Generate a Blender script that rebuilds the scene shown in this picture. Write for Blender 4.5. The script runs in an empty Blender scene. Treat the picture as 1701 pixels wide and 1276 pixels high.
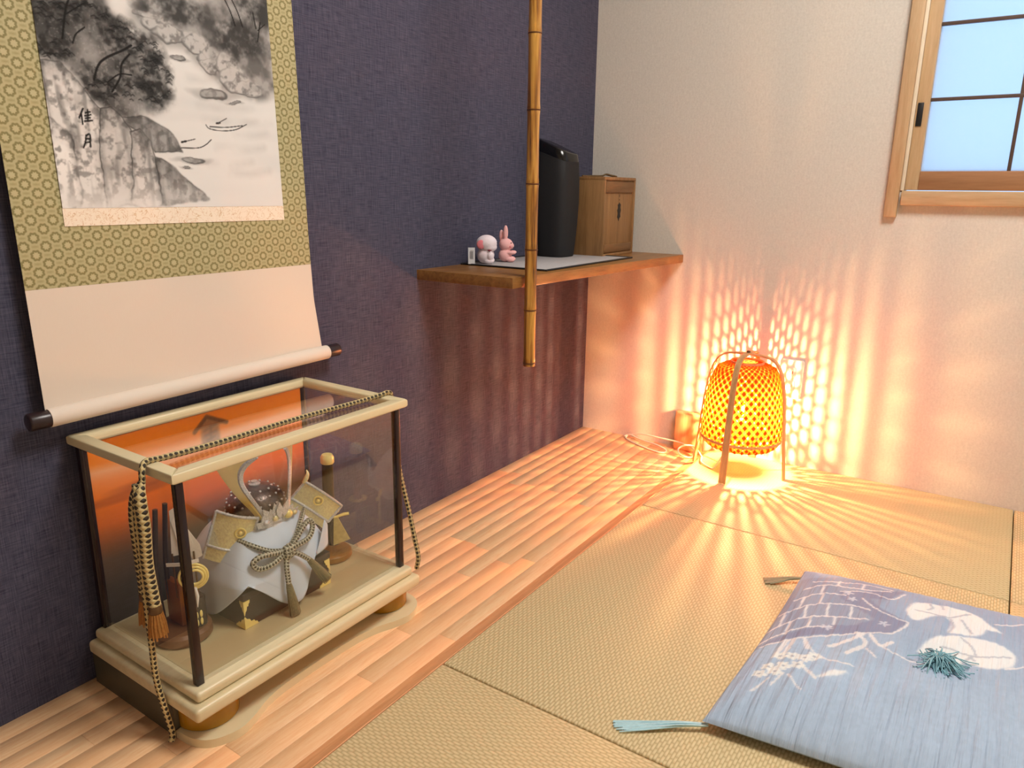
import bpy, bmesh, math, random
import numpy as np
from mathutils import Vector, Matrix

random.seed(7); rng = np.random.default_rng(7)
PI = math.pi
sc = bpy.context.scene
C = sc.collection

# ---------------------------------------------------------------- camera
CAM = Vector((1.2390, -2.3071, 0.8252))
YAW, PITCH, ROLL = 0.59420, -0.25679, 0.01196
fw = Vector((-math.sin(YAW)*math.cos(PITCH), math.cos(YAW)*math.cos(PITCH), math.sin(PITCH)))
rt = fw.cross(Vector((0, 0, 1))).normalized(); up = rt.cross(fw)
r2 = math.cos(ROLL)*rt + math.sin(ROLL)*up; u2 = -math.sin(ROLL)*rt + math.cos(ROLL)*up
cd = bpy.data.cameras.new('camera'); cam = bpy.data.objects.new('camera', cd); C.objects.link(cam)
M = Matrix((r2, u2, -fw)).transposed().to_4x4(); M.translation = CAM; cam.matrix_world = M
cd.sensor_width = 36.0; cd.lens = 1221.2*36/1701; cd.clip_start = 0.02
sc.camera = cam

# ---------------------------------------------------------------- light and exposure
sc.view_settings.view_transform = 'Standard'; sc.view_settings.look = 'None'
sc.view_settings.gamma = 1.0; sc.view_settings.use_curve_mapping = False
sc.view_settings.exposure = 0.0
SKY_STRENGTH = 1.45          # daylight outside the frosted window
CEILING_STRENGTH = 30.5     # room's round ceiling light
CEILING_COL = (1.0, 0.95, 0.89)
BULB_STRENGTH = 19000.0       # lamp bulb
BULB_COL = (1.0, 0.50, 0.215)
w = bpy.data.worlds.new('sky'); sc.world = w; w.use_nodes = True
bg = w.node_tree.nodes['Background']
bg.inputs[0].default_value = (0.46, 0.69, 1.0, 1); bg.inputs[1].default_value = SKY_STRENGTH

# ---------------------------------------------------------------- helpers
def lin(c):
    c = c/255.0
    return c/12.92 if c <= 0.04045 else ((c+0.055)/1.055)**2.4
def rgb(r, g, b): return (lin(r), lin(g), lin(b), 1.0)

class NT:
    """tiny node-graph builder"""
    def __init__(s, name):
        s.m = bpy.data.materials.new(name); s.m.use_nodes = True
        s.t = s.m.node_tree; s.t.nodes.clear()
        s.out = s.t.nodes.new('ShaderNodeOutputMaterial')
    def n(s, typ, **kw):
        nd = s.t.nodes.new(typ)
        for k, v in kw.items(): setattr(nd, k, v)
        return nd
    def put(s, sock, v):
        if v is None: return
        if hasattr(v, 'is_output'): s.t.links.new(v, sock)
        else: sock.default_value = v
    def math(s, op, a, b=None, c=None, clamp=False):
        nd = s.n('ShaderNodeMath', operation=op, use_clamp=clamp)
        for i, v in enumerate((a, b, c)): s.put(nd.inputs[i], v)
        return nd.outputs[0]
    def mix(s, f, a, b, blend='MIX'):
        nd = s.n('ShaderNodeMix', data_type='RGBA', blend_type=blend)
        s.put(nd.inputs[0], f); s.put(nd.inputs[6], a); s.put(nd.inputs[7], b)
        return nd.outputs[2]
    def coord(s, which='Object'):
        return s.n('ShaderNodeTexCoord').outputs[which]
    def xyz(s, v):
        nd = s.n('ShaderNodeSeparateXYZ'); s.put(nd.inputs[0], v); return nd.outputs
    def mapping(s, v, scale=(1, 1, 1), rot=(0, 0, 0)):
        nd = s.n('ShaderNodeMapping'); s.put(nd.inputs[0], v)
        nd.inputs['Scale'].default_value = scale; nd.inputs['Rotation'].default_value = rot
        return nd.outputs[0]
    def noise(s, v, scale, detail=3, rough=0.5, distort=0):
        nd = s.n('ShaderNodeTexNoise'); s.put(nd.inputs['Vector'], v)
        nd.inputs['Scale'].default_value = scale; nd.inputs['Detail'].default_value = detail
        nd.inputs['Roughness'].default_value = rough; nd.inputs['Distortion'].default_value = distort
        return nd.outputs[0]
    def ramp(s, f, stops):
        nd = s.n('ShaderNodeValToRGB'); s.put(nd.inputs[0], f); e = nd.color_ramp.elements
        e[0].position, e[0].color = stops[0]; e[1].position, e[1].color = stops[1]
        for p, c in stops[2:]:
            x = e.new(p); x.color = c
        return nd.outputs[0]
    def bump(s, h, strength=0.3, dist=0.001):
        nd = s.n('ShaderNodeBump'); s.put(nd.inputs['Height'], h)
        nd.inputs['Strength'].default_value = strength; nd.inputs['Distance'].default_value = dist
        return nd.outputs[0]
    def bsdf(s, col, rough=0.6, metal=0.0, normal=None, **kw):
        nd = s.n('ShaderNodeBsdfPrincipled')
        s.put(nd.inputs['Base Color'], col); s.put(nd.inputs['Roughness'], rough); s.put(nd.inputs['Metallic'], metal)
        if normal is not None: s.put(nd.inputs['Normal'], normal)
        for k, v in kw.items(): s.put(nd.inputs[k], v)
        return nd.outputs[0]
    def done(s, sh):
        s.t.links.new(sh, s.out.inputs[0]); return s.m

def plain(name, col, rough=0.5, metal=0.0, nscale=None, namt=0.12, bstr=0.0, bdist=0.0008, **kw):
    t = NT(name); v = t.coord()
    c = col; nrm = None
    if nscale:
        f = t.noise(v, nscale, 4)
        dark = tuple(x*(1-namt*2) for x in col[:3])+(1,)
        c = t.mix(f, dark, tuple(min(1, x*(1+namt)) for x in col[:3])+(1,))
        if bstr: nrm = t.bump(f, bstr, bdist)
    return t.done(t.bsdf(c, rough, metal, nrm, **kw))

def wood(name, light, dark, axis='Y', scale=1.0, rough=0.45, rand=0.0, coat=0.0):
    """streaky grain along an axis; rand = object to object tone variation"""
    t = NT(name); v = t.coord()
    s = {'X': (1.2, 14, 14), 'Y': (14, 1.2, 14), 'Z': (14, 14, 1.2)}[axis]
    off = t.n('ShaderNodeObjectInfo')
    add = t.n('ShaderNodeVectorMath', operation='ADD'); t.put(add.inputs[0], v)
    comb = t.n('ShaderNodeCombineXYZ')
    for i in range(3): t.put(comb.inputs[i], t.math('MULTIPLY', off.outputs['Random'], 7.3+i*3.1))
    t.put(add.inputs[1], comb.outputs[0])
    g = t.noise(t.mapping(add.outputs[0], tuple(x*scale for x in s)), 3.0, 5, 0.6, 0.6)
    fine = t.noise(t.mapping(add.outputs[0], tuple(x*scale*5 for x in s)), 4.0, 3, 0.6)
    f = t.math('ADD', t.math('MULTIPLY', g, 0.75), t.math('MULTIPLY', fine, 0.25))
    c = t.ramp(f, [(0.32, dark), (0.62, light)])
    if rand:
        c = t.mix(t.math('MULTIPLY', t.math('POWER', off.outputs['Random'], 2.0), rand), c, dark)
    return t.done(t.bsdf(c, rough, 0, t.bump(f, 0.08, 0.001), **({'Coat Weight': coat} if coat else {})))

def link(o, parent=None):
    C.objects.link(o)
    if parent is not None: o.parent = parent
    return o
def mesh(name, verts, faces, mat, parent=None, smooth=False, uvs=None, origin=None):
    me = bpy.data.meshes.new(name)
    if origin is not None:
        ov = Vector(origin); verts = [Vector(v)-ov for v in verts]
    me.from_pydata([tuple(v) for v in verts], [], faces)
    if uvs is not None:
        l = me.uv_layers.new(name='UVMap')
        idx = np.empty(len(me.loops), dtype=np.int32); me.loops.foreach_get('vertex_index', idx)
        l.data.foreach_set('uv', np.asarray(uvs, dtype=np.float32)[idx].ravel())
    me.materials.append(mat)
    if smooth: me.polygons.foreach_set('use_smooth', [True]*len(me.polygons))
    me.update()
    o = bpy.data.objects.new(name, me); link(o, parent)
    if origin is not None: o.location = origin
    return o
def from_bm(name, bm, mat, parent=None, smooth=False):
    bmesh.ops.recalc_face_normals(bm, faces=bm.faces)
    me = bpy.data.meshes.new(name); bm.to_mesh(me); bm.free(); me.materials.append(mat)
    if smooth:
        me.polygons.foreach_set('use_smooth', [True]*len(me.polygons))
    return link(bpy.data.objects.new(name, me), parent)
def autosmooth(o, ang=40):
    me = o.data; me.polygons.foreach_set('use_smooth', [True]*len(me.polygons))
    try: me.set_sharp_from_angle(angle=math.radians(ang))
    except Exception: pass
    return o
def box(name, lo, hi, mat, parent=None, bev=0.0, seg=2, origin=None):
    """box between two corners (in the parent's frame), own origin at its base centre"""
    lo = Vector(lo); hi = Vector(hi)
    o_ = Vector(((lo.x+hi.x)/2, (lo.y+hi.y)/2, lo.z)) if origin is None else Vector(origin)
    bm = bmesh.new()
    bmesh.ops.create_cube(bm, size=1.0, matrix=Matrix.Translation((lo+hi)/2-o_) @ Matrix.Diagonal((*(hi-lo), 1)))
    if bev: bmesh.ops.bevel(bm, geom=bm.edges[:], offset=bev, segments=seg, affect='EDGES', profile=0.5, clamp_overlap=True)
    o = from_bm(name, bm, mat, parent); o.location = o_
    if bev: autosmooth(o, 50)
    return o
def prism(name, pts, z0, z1, mat, parent=None, bev=0.0, axis='Z', seg=2):
    """outline pts extruded: axis Z -> (x,y), X -> (y,z), Y -> (x,z)"""
    bm = bmesh.new()
    def P(a, b, h): return {'Z': (a, b, h), 'X': (h, a, b), 'Y': (a, h, b)}[axis]
    lo = [bm.verts.new(P(a, b, z0)) for a, b in pts]; hi = [bm.verts.new(P(a, b, z1)) for a, b in pts]
    n = len(pts)
    bm.faces.new(lo[::-1]); bm.faces.new(hi)
    for i in range(n): bm.faces.new((lo[i], lo[(i+1) % n], hi[(i+1) % n], hi[i]))
    if bev:
        es = [e for e in bm.edges if (e.verts[0] in lo) == (e.verts[1] in lo)]
        bmesh.ops.bevel(bm, geom=es, offset=bev, segments=seg, affect='EDGES', profile=0.5, clamp_overlap=True)
    return autosmooth(from_bm(name, bm, mat, parent), 35)
def frames(path):
    pts = [Vector(p) for p in path]; T = []
    for i in range(len(pts)):
        a = pts[max(0, i-1)]; b = pts[min(len(pts)-1, i+1)]
        T.append((b-a).normalized())
    n = T[0].orthogonal().normalized(); N = []
    for t in T:
        n = (n - t*n.dot(t))
        n = n.normalized() if n.length > 1e-6 else t.orthogonal().normalized()
        N.append(n.copy())
    return pts, T, N
def tube(name, path, rad, mat, parent=None, seg=10, caps=True, flat=1.0):
    pts, T, N = frames(path); V = []; F = []; U = []; L = 0
    for i, (p, t, n) in enumerate(zip(pts, T, N)):
        b = t.cross(n); r = rad[i] if hasattr(rad, '__len__') else rad
        if i: L += (pts[i]-pts[i-1]).length
        for k in range(seg):
            a = 2*PI*k/seg
            V.append(p + n*(math.cos(a)*r) + b*(math.sin(a)*r*flat)); U.append((k/seg, L))
    for i in range(len(pts)-1):
        for k in range(seg):
            k2 = (k+1) % seg
            F.append((i*seg+k, i*seg+k2, (i+1)*seg+k2, (i+1)*seg+k))
    if caps:
        F.append(tuple(range(seg))[::-1]); F.append(tuple((len(pts)-1)*seg+k for k in range(seg)))
    return autosmooth(mesh(name, V, F, mat, parent, True, U), 60)
def spline(pts, n=8):
    """Catmull-Rom through control points"""
    P = [Vector(p) for p in pts]; P = [2*P[0]-P[1]] + P + [2*P[-1]-P[-2]]; out = []
    for i in range(1, len(P)-2):
        a, b, c, d = P[i-1:i+3]
        for k in range(n):
            t = k/n
            out.append(0.5*((2*b)+(c-a)*t+(2*a-5*b+4*c-d)*t*t+(3*b-a-3*c+d)*t**3))
    out.append(P[-2]); return out
def ribbon(name, path, wdirs, width, thick, mat, parent=None):
    """flat strip along a path; wdirs = width directions (one or per point)"""
    pts, T, _ = frames(path); V = []; F = []
    for i, (p, t) in enumerate(zip(pts, T)):
        wd = Vector(wdirs[i] if isinstance(wdirs, list) else wdirs); wd = (wd - t*wd.dot(t)).normalized()
        nn = t.cross(wd); ww = width[i] if hasattr(width, '__len__') else width
        for sx, sz in ((-1, -1), (1, -1), (1, 1), (-1, 1)): V.append(p + wd*(sx*ww/2) + nn*(sz*thick/2))
    for i in range(len(pts)-1):
        for k in range(4):
            k2 = (k+1) % 4; F.append((i*4+k, i*4+k2, i*4+4+k2, i*4+4+k))
    n = len(pts)-1; F.append((0, 3, 2, 1)); F.append((n*4, n*4+1, n*4+2, n*4+3))
    return autosmooth(mesh(name, V, F, mat, parent, True), 40)
def lathe(name, prof, mat, parent=None, seg=24, center=(0, 0, 0), sx=1.0, sy=1.0, ang=40):
    V = []; F = []
    for r, z in prof:
        for k in range(seg):
            a = 2*PI*k/seg; V.append((r*math.cos(a)*sx, r*math.sin(a)*sy, z))
    for i in range(len(prof)-1):
        for k in range(seg):
            k2 = (k+1) % seg; F.append((i*seg+k, i*seg+k2, (i+1)*seg+k2, (i+1)*seg+k))
    F.append(tuple(range(seg))[::-1]); F.append(tuple((len(prof)-1)*seg+k for k in range(seg)))
    o = autosmooth(mesh(name, V, F, mat, parent, True), ang); o.location = center
    return o
def ball(name, c, r, mat, parent=None, scale=(1, 1, 1), sub=3, rot=None):
    bm = bmesh.new(); bmesh.ops.create_icosphere(bm, subdivisions=sub, radius=r)
    bmesh.ops.scale(bm, vec=scale, verts=bm.verts)
    if rot is not None: bmesh.ops.rotate(bm, cent=(0, 0, 0), matrix=rot, verts=bm.verts)
    o = from_bm(name, bm, mat, parent, True); o.location = c; return o

def tag(o, label, cat, group=None, kind=None):
    o['label'] = label; o['category'] = cat
    if group: o['group'] = group
    if kind: o['kind'] = kind
    return o
def struct(o, label=None):
    o['kind'] = 'structure'
    if label: o['label'] = label
    return o
def thing(name, label, cat, loc=(0, 0, 0), group=None):
    o = bpy.data.objects.new(name, None); C.objects.link(o); o.location = loc; o.empty_display_size = 0.05
    return tag(o, label, cat, group)

# ---- print painter: builds colour fields that become printed colour on dense grids
def vnoise(h, w_, cell, seed, octv=3):
    r = np.random.default_rng(seed); out = np.zeros((h, w_)); amp = 1; tot = 0
    for o in range(octv):
        cx = max(2, int(w_/cell)+2); cy = max(2, int(h/cell)+2); g = r.random((cy+1, cx+1))
        yy = np.linspace(0, cy-1, h); xx = np.linspace(0, cx-1, w_)
        y0 = yy.astype(int); x0 = xx.astype(int); fy = (yy-y0)[:, None]; fx = (xx-x0)[None]
        fy = fy*fy*(3-2*fy); fx = fx*fx*(3-2*fx)
        a = g[y0][:, x0]; b = g[y0][:, x0+1]; c = g[y0+1][:, x0]; d = g[y0+1][:, x0+1]
        out += amp*((a*(1-fx)+b*fx)*(1-fy)+(c*(1-fx)+d*fx)*fy); tot += amp; amp *= 0.55; cell = max(1.5, cell/2)
    return out/tot
def blur(a, n):
    if n < 1: return a
    k = np.ones(2*n+1)/(2*n+1)
    for _ in range(2):
        for ax in (0, 1):
            a = np.apply_along_axis(lambda m: np.convolve(np.pad(m, n, 'edge'), k, 'valid'), ax, a)
    return a
class Canvas:
    def __init__(s, wu, hu, cell, base):
        """wu x hu drawing units, cell = units per grid step"""
        s.cell = cell; s.w = int(wu/cell)+1; s.h = int(hu/cell)+1
        s.X, s.Y = np.meshgrid(np.arange(s.w)*cell, np.arange(s.h)*cell)
        s.c = np.ones((s.h, s.w, 3))*np.array(base)
    def poly(s, pts, soft=0):
        m = np.zeros(s.X.shape, bool); n = len(pts)
        for i in range(n):
            (x1, y1), (x2, y2) = pts[i], pts[(i+1) % n]
            if y1 == y2: continue
            hit = ((y1 > s.Y) != (y2 > s.Y)) & (s.X < (x2-x1)*(s.Y-y1)/(y2-y1)+x1); m ^= hit
        return blur(m.astype(float), soft)
    def line(s, pts, wd, soft=1.0):
        d = np.full(s.X.shape, 1e9)
        for (x1, y1), (x2, y2) in zip(pts[:-1], pts[1:]):
            dx, dy = x2-x1, y2-y1; L = dx*dx+dy*dy+1e-9
            t = np.clip(((s.X-x1)*dx+(s.Y-y1)*dy)/L, 0, 1)
            d = np.minimum(d, np.hypot(s.X-x1-t*dx, s.Y-y1-t*dy))
        return np.clip((wd/2+soft-d)/soft, 0, 1)
    def ell(s, cx, cy, rx, ry, soft=0.35, ang=0):
        ca, sa = math.cos(ang), math.sin(ang); x = s.X-cx; y = s.Y-cy
        q = np.hypot((x*ca+y*sa)/rx, (-x*sa+y*ca)/ry)
        return np.clip((1+soft-q)/soft/1.0, 0, 1)
    def lay(s, mask, col, a=1.0):
        m = (mask*a)[..., None]; s.c = s.c*(1-m)+np.array(col)*m
def curve_pts(pts, n=6):
    return [(v.x, v.y) for v in spline([(a, b, 0) for a, b in pts], n)] if len(pts) > 2 else pts
def print_grid(name, canvas, posf, mat, parent=None, srgb=True):
    """grid mesh following posf(i, j) with the canvas as a printed colour attribute"""
    h, w_ = canvas.c.shape[:2]
    V = posf(canvas.X, canvas.Y).reshape(-1, 3)
    idx = np.arange(h*w_).reshape(h, w_)
    F = np.stack([idx[:-1, :-1], idx[:-1, 1:], idx[1:, 1:], idx[1:, :-1]], -1).reshape(-1, 4)
    me = bpy.data.meshes.new(name)
    me.vertices.add(len(V)); me.vertices.foreach_set('co', V.astype(np.float32).ravel())
    me.loops.add(F.size); me.loops.foreach_set('vertex_index', F.astype(np.int32).ravel())
    me.polygons.add(len(F)); me.polygons.foreach_set('loop_start', np.arange(0, F.size, 4, dtype=np.int32))
    me.update(calc_edges=True); me.validate()
    col = np.clip(canvas.c, 0, 1).reshape(-1, 3)
    if srgb: col = np.where(col <= 0.04045, col/12.92, ((col+0.055)/1.055)**2.4)
    ca = me.color_attributes.new('print', 'FLOAT_COLOR', 'POINT')
    ca.data.foreach_set('color', np.concatenate([col, np.ones((len(col), 1))], 1).astype(np.float32).ravel())
    me.polygons.foreach_set('use_smooth', [True]*len(me.polygons)); me.materials.append(mat)
    return link(bpy.data.objects.new(name, me), parent)
def print_mat(name, rough=0.8, wob=None):
    t = NT(name); a = t.n('ShaderNodeAttribute', attribute_name='print')
    nrm = None
    if wob: nrm = t.bump(t.noise(t.mapping(t.coord(), wob[0]), wob[1], 3), wob[2], wob[3])
    return t.done(t.bsdf(a.outputs['Color'], rough, 0, nrm, **{'Specular IOR Level': 0.2}))

# outlines of the printed pictures, in panel units (scroll 0.5 mm, cushion 1 mm)
INK = {"polys":{"hillR":[[314,652],[830,754],[830,408],[740,392],[622,400],[587,449],[519,473],[479,518],[366,526],[316,559],[280,582]],"forest":[[-8,588],[218,633],[217,577],[279,570],[293,532],[353,530],[385,480],[398,408],[411,353],[357,329],[326,301],[286,310],[240,257],[194,302],[159,316],[103,354],[65,408],[45,427],[-4,426]],"rockE0":[[217,280],[284,291],[349,265],[396,237],[419,187],[326,182],[296,224],[246,252]],"rockA":[[-2,421],[50,423],[84,383],[114,346],[156,298],[154,186],[142,-4],[-9,-5],[0,262]],"rockB":[[156,298],[195,311],[223,280],[242,245],[246,159],[223,4],[136,-1],[138,179]],"rockC":[[238,239],[272,251],[315,213],[327,130],[325,7],[222,4],[238,159]],"rockD":[[324,169],[371,145],[439,87],[506,22],[326,7],[330,98]],"rockL":[[-3,262],[31,242],[55,210],[65,158],[59,0],[-3,-5]],"mist1":[[112,503],[149,520],[179,474],[211,439],[161,432],[135,457]],"mist2":[[218,340],[265,356],[315,325],[324,289],[269,278]]},"strokes":[[7,[149,385],[167,427],[195,454],[255,486],[283,504]],[6,[201,356],[232,400],[244,443],[273,476]],[4,[100,482],[113,509],[142,533]],[6,[72,491],[92,571],[108,608]],[4,[192,384],[233,412],[272,414]],[3,[91,560],[122,582],[154,604]],[4,[645,714],[666,676],[682,630]],[4,[674,720],[698,676],[713,632]],[4,[763,688],[771,636]],[4,[792,659],[774,592]],[2,[779,630],[812,656]],[2,[522,281],[536,269],[584,265],[643,273],[693,295]],[2,[537,276],[602,278],[674,289]],[7,[566,289],[580,292]],[1.5,[579,294],[609,309]],[2,[417,198],[482,201],[515,214],[538,232]],[6,[422,217],[439,221]],[1.5,[439,221],[474,230]],[5,[103,297],[88,269]],[5,[96,279],[96,252]],[5,[109,285],[123,289]],[4,[117,295],[114,265]],[4,[106,276],[125,281]],[4,[107,269],[122,272]],[5,[103,260],[126,264]],[4,[101,218],[97,200],[89,182]],[5,[101,218],[113,221],[110,185]],[4,[99,208],[111,209]],[4,[97,197],[110,199]]],"rocks":[[341,598,48,15],[378,573,57,18],[439,556,75,23],[515,543,47,28],[565,505,48,30],[566,479,40,25],[639,489,50,37],[659,445,56,37],[699,419,71,26]],"small":[[443,488,26,8],[568,387,54,17],[652,366,22,5],[456,161,41,11],[429,136,15,4]],"dark":[[449,639,98,34],[689,582,84,47],[777,697,62,40],[164,360,48,24],[47,562,51,33],[33,458,51,28],[249,537,46,29],[329,496,55,37],[353,415,50,56],[151,581,56,29],[292,359,62,31]]}
ZAB = {"polys":{"cloth":[[24,522],[119,571],[215,567],[188,476],[183,447],[235,414],[216,358],[108,290],[15,213],[15,303],[17,433]],"darkband":[[104,477],[153,506],[215,562],[198,494],[162,474],[184,443],[235,414],[216,359],[108,290],[20,225],[50,268],[105,323],[157,355],[183,392],[145,425],[115,446]],"leaf1":[[226,467],[238,512],[265,528],[305,538],[337,531],[361,499],[379,479],[357,475],[352,455],[338,435],[320,428],[298,422],[303,462],[290,479],[274,474],[250,437],[234,440]],"leaf2":[[259,333],[272,376],[295,406],[335,427],[371,433],[396,417],[401,396],[393,363],[360,336],[336,338],[325,343],[329,317],[307,310],[292,319]],"sliver":[[129,160],[149,188],[172,199],[152,172]]},"strokes":[[2.2,[51,510],[99,526],[146,548],[195,548]],[2.2,[42,467],[77,498],[147,513],[192,537]],[2.2,[35,415],[77,453],[120,466]],[2.2,[24,353],[79,404],[144,429],[170,423]],[2.2,[20,286],[67,340],[121,368],[172,385]],[2.2,[16,237],[69,297],[121,329]],[2.2,[98,532],[98,508]],[2.2,[142,545],[142,512]],[2.2,[74,493],[78,451]],[2.2,[52,429],[52,384]],[2.2,[82,450],[83,405]],[2.2,[64,389],[70,344]],[2.2,[99,412],[105,364]],[2.2,[32,359],[36,306]],[2.2,[52,322],[53,275]],[2.2,[81,347],[84,306]],[2.2,[120,365],[122,338]],[2.2,[139,419],[144,376]],[1.8,[150,469],[177,437],[220,418],[236,410],[216,359],[191,345],[109,284],[24,225]],[1.8,[108,480],[158,504],[198,496],[217,546]],[1.8,[90,261],[114,226],[147,217],[176,222]],[1.8,[184,337],[204,307],[244,293],[283,300]],[1.8,[90,146],[104,129],[117,116]],[1.8,[65,124],[49,83]],[1.8,[82,147],[73,107]],[1.8,[185,285],[203,264]],[1.8,[369,509],[391,524],[413,550]],[1.8,[387,354],[413,381]],[4,[162,326],[182,300],[160,250]],[4,[173,329],[159,299],[131,259]],[4,[185,333],[204,305],[220,329]],[4,[74,259],[68,202]],[4,[63,251],[55,189]],[4,[89,265],[100,234]],[4,[105,179],[129,158]]],"petals":[[65,196],[84,201],[103,203],[56,157],[77,167],[98,178],[48,133],[116,216],[69,146]],"stars":[[122,479],[133,454],[114,322],[199,386]],"veins":[[[242,478],[274,481],[297,484],[328,526]],[[262,523],[267,507],[261,492]],[[281,532],[285,514]],[[299,479],[305,450],[300,423]],[[316,486],[334,443]],[[294,371],[324,366],[345,365],[393,398]],[[321,415],[337,392],[345,365]],[[329,341],[337,359],[342,351]]]}

# ================================================================ the room
RX, RY, RZ = 3.0, -3.4, 2.42
WOODZ = -0.019
def navy_mat():
    t = NT('navy_woven_wallpaper'); v = t.coord()
    a = t.noise(t.mapping(v, (1, 520, 26)), 1.0, 2, 0.6); b = t.noise(t.mapping(v, (1, 26, 520)), 1.0, 2, 0.6)
    f = t.math('MULTIPLY', t.math('ADD', a, b), 0.5)
    big = t.noise(v, 3.0, 2)
    c = t.ramp(f, [(0.36, rgb(52, 53, 72)), (0.64, rgb(92, 91, 110))])
    c = t.mix(t.math('MULTIPLY', big, 0.25), c, rgb(62, 62, 84))
    return t.done(t.bsdf(c, 0.8, 0, t.bump(f, 0.55, 0.0012), **{'Specular IOR Level': 0.25}))
def white_wall_mat():
    t = NT('white_textured_wallpaper'); v = t.coord()
    a = t.noise(t.mapping(v, (160, 1, 60)), 1.0, 3, 0.65); b = t.noise(v, 190, 2)
    f = t.math('ADD', t.math('MULTIPLY', a, 0.5), t.math('MULTIPLY', b, 0.5))
    c = t.ramp(f, [(0.3, rgb(208, 203, 193)), (0.7, rgb(226, 221, 211))])
    return t.done(t.bsdf(c, 0.85, 0, t.bump(f, 0.35, 0.0012), **{'Specular IOR Level': 0.2}))
M_NAVY, M_WHITE = navy_mat(), white_wall_mat()
M_CEIL = plain('ceiling_paper', rgb(232, 228, 220), 0.9, nscale=30, namt=0.03)
struct(box('wall_left', (-0.1, RY, -0.08), (0, 0.1, RZ), M_NAVY))
struct(box('wall_right', (RX, RY, -0.08), (RX+0.1, 0.1, RZ), M_WHITE))
struct(box('wall_front', (0, RY-0.1, -0.08), (RX, RY, RZ), M_WHITE))
struct(box('ceiling', (-0.1, RY-0.1, RZ), (RX+0.1, 0.12, RZ+0.08), M_CEIL))
WX0, WX1, WZ0, WZ1 = 0.950, 1.800, 0.836, 1.760        # window opening
def wall_with_hole(name, mat):
    xs = (0, WX0, WX1, RX); zs = (-0.08, WZ0, WZ1, RZ); V = []; F = []
    for y in (0.0, 0.1):
        for z in zs:
            for x in xs: V.append((x, y, z))
    def q(j, i): return j*4+i
    for j in range(3):
        for i in range(3):
            if i == 1 and j == 1: continue
            a = (q(j, i), q(j, i+1), q(j+1, i+1), q(j+1, i)); F.append(a); F.append(tuple(x+16 for x in a[::-1]))
    for a, b in (((1, 1), (1, 2)), ((1, 2), (2, 2)), ((2, 2), (2, 1)), ((2, 1), (1, 1))):
        p, r = q(*a), q(*b); F.append((p, p+16, r+16, r))
    ring = [q(0, 0), q(0, 3), q(3, 3), q(3, 0)]
    for p, r in zip(ring, ring[1:]+ring[:1]): F.append((p, r, r+16, p+16))
    return mesh(name, V, F, mat)
struct(wall_with_hole('wall_back', M_WHITE))

# floor slab and the laminated pine deck of the alcove: every stave is a piece
M_SLAB = plain('subfloor_board', rgb(150, 120, 85), 0.8, nscale=20)
floor = struct(box('floor', (0, RY, -0.08), (RX, 0, -0.045), M_SLAB, origin=(0, 0, -0.08)))
M_PINE = wood('laminated_pine', rgb(248, 211, 166), rgb(234, 180, 130), 'Y', 5.0, 0.38, 0.75)
M_PINE_EDGE = wood('pine_edge', rgb(232, 172, 122), rgb(212, 146, 96), 'Y', 3.0, 0.4)
ROWS = 11; RW = 0.4540/ROWS
for i in range(ROWS):
    y = 0.0; first = True
    while y > RY+0.01:
        L = random.uniform(0.32, 0.78)*(random.uniform(0.3, 1) if first else 1); first = False
        y1 = max(RY, y-L)
        if y1-RY < 0.12: y1 = RY
        box('plank', (i*RW+0.00006, y1+0.00008, 0.035), ((i+1)*RW-0.00006, y-0.00008, 0.061+random.uniform(-0.0001, 0.0001)), M_PINE, floor, 0.0004, 1)
        y = y1
tr = prism('trim_1', [(0.4540, -0.045), (0.4935, -0.045), (0.4935, -0.002), (0.4925, -0.001), (0.4895, -0.0022), (0.484, -0.0085), (0.462, -0.0170), (0.4540, -0.019)], RY, 0, M_PINE_EDGE, None, 0, 'Y')
struct(tr, 'darker pine edge strip between the alcove deck and tatami')

# tatami mats, each liftable
def tatami_mat(name, along):
    t = NT(name); X, Y, Z = t.xyz(t.coord())
    u, v = (X, Y) if along == 'X' else (Y, X)
    p = 0.0054
    row = t.math('FLOOR', t.math('DIVIDE', v, p))
    wob = t.noise(t.coord(), 60, 2)
    a = t.math('ADD', t.math('ADD', t.math('DIVIDE', u, 0.0165), t.math('MULTIPLY', row, 0.5)), t.math('MULTIPLY', wob, 0.5))
    h1 = t.math('POWER', t.math('ABSOLUTE', t.math('SINE', t.math('MULTIPLY', a, PI))), 0.6)
    h2 = t.math('POWER', t.math('ABSOLUTE', t.math('SINE', t.math('MULTIPLY', t.math('DIVIDE', v, p), PI))), 0.6)
    h = t.math('MULTIPLY', h1, h2)
    straw = t.noise(t.mapping(t.coord(), (30, 600, 1) if along == 'X' else (600, 30, 1)), 1.0, 2)
    c = t.mix(h, rgb(182, 158, 112), rgb(228, 208, 164))
    c = t.mix(t.math('MULTIPLY', straw, 0.5), c, rgb(206, 182, 132))
    return t.done(t.bsdf(c, 0.6, 0, t.bump(h, 0.6, 0.0014), **{'Specular IOR Level': 0.35}))
M_TX, M_TY = tatami_mat('woven_rush_across', 'X'), tatami_mat('woven_rush_lengthwise', 'Y')
XA, XC, YB1, YB2 = 0.4943, 1.3374, -0.565, -1.417
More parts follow.
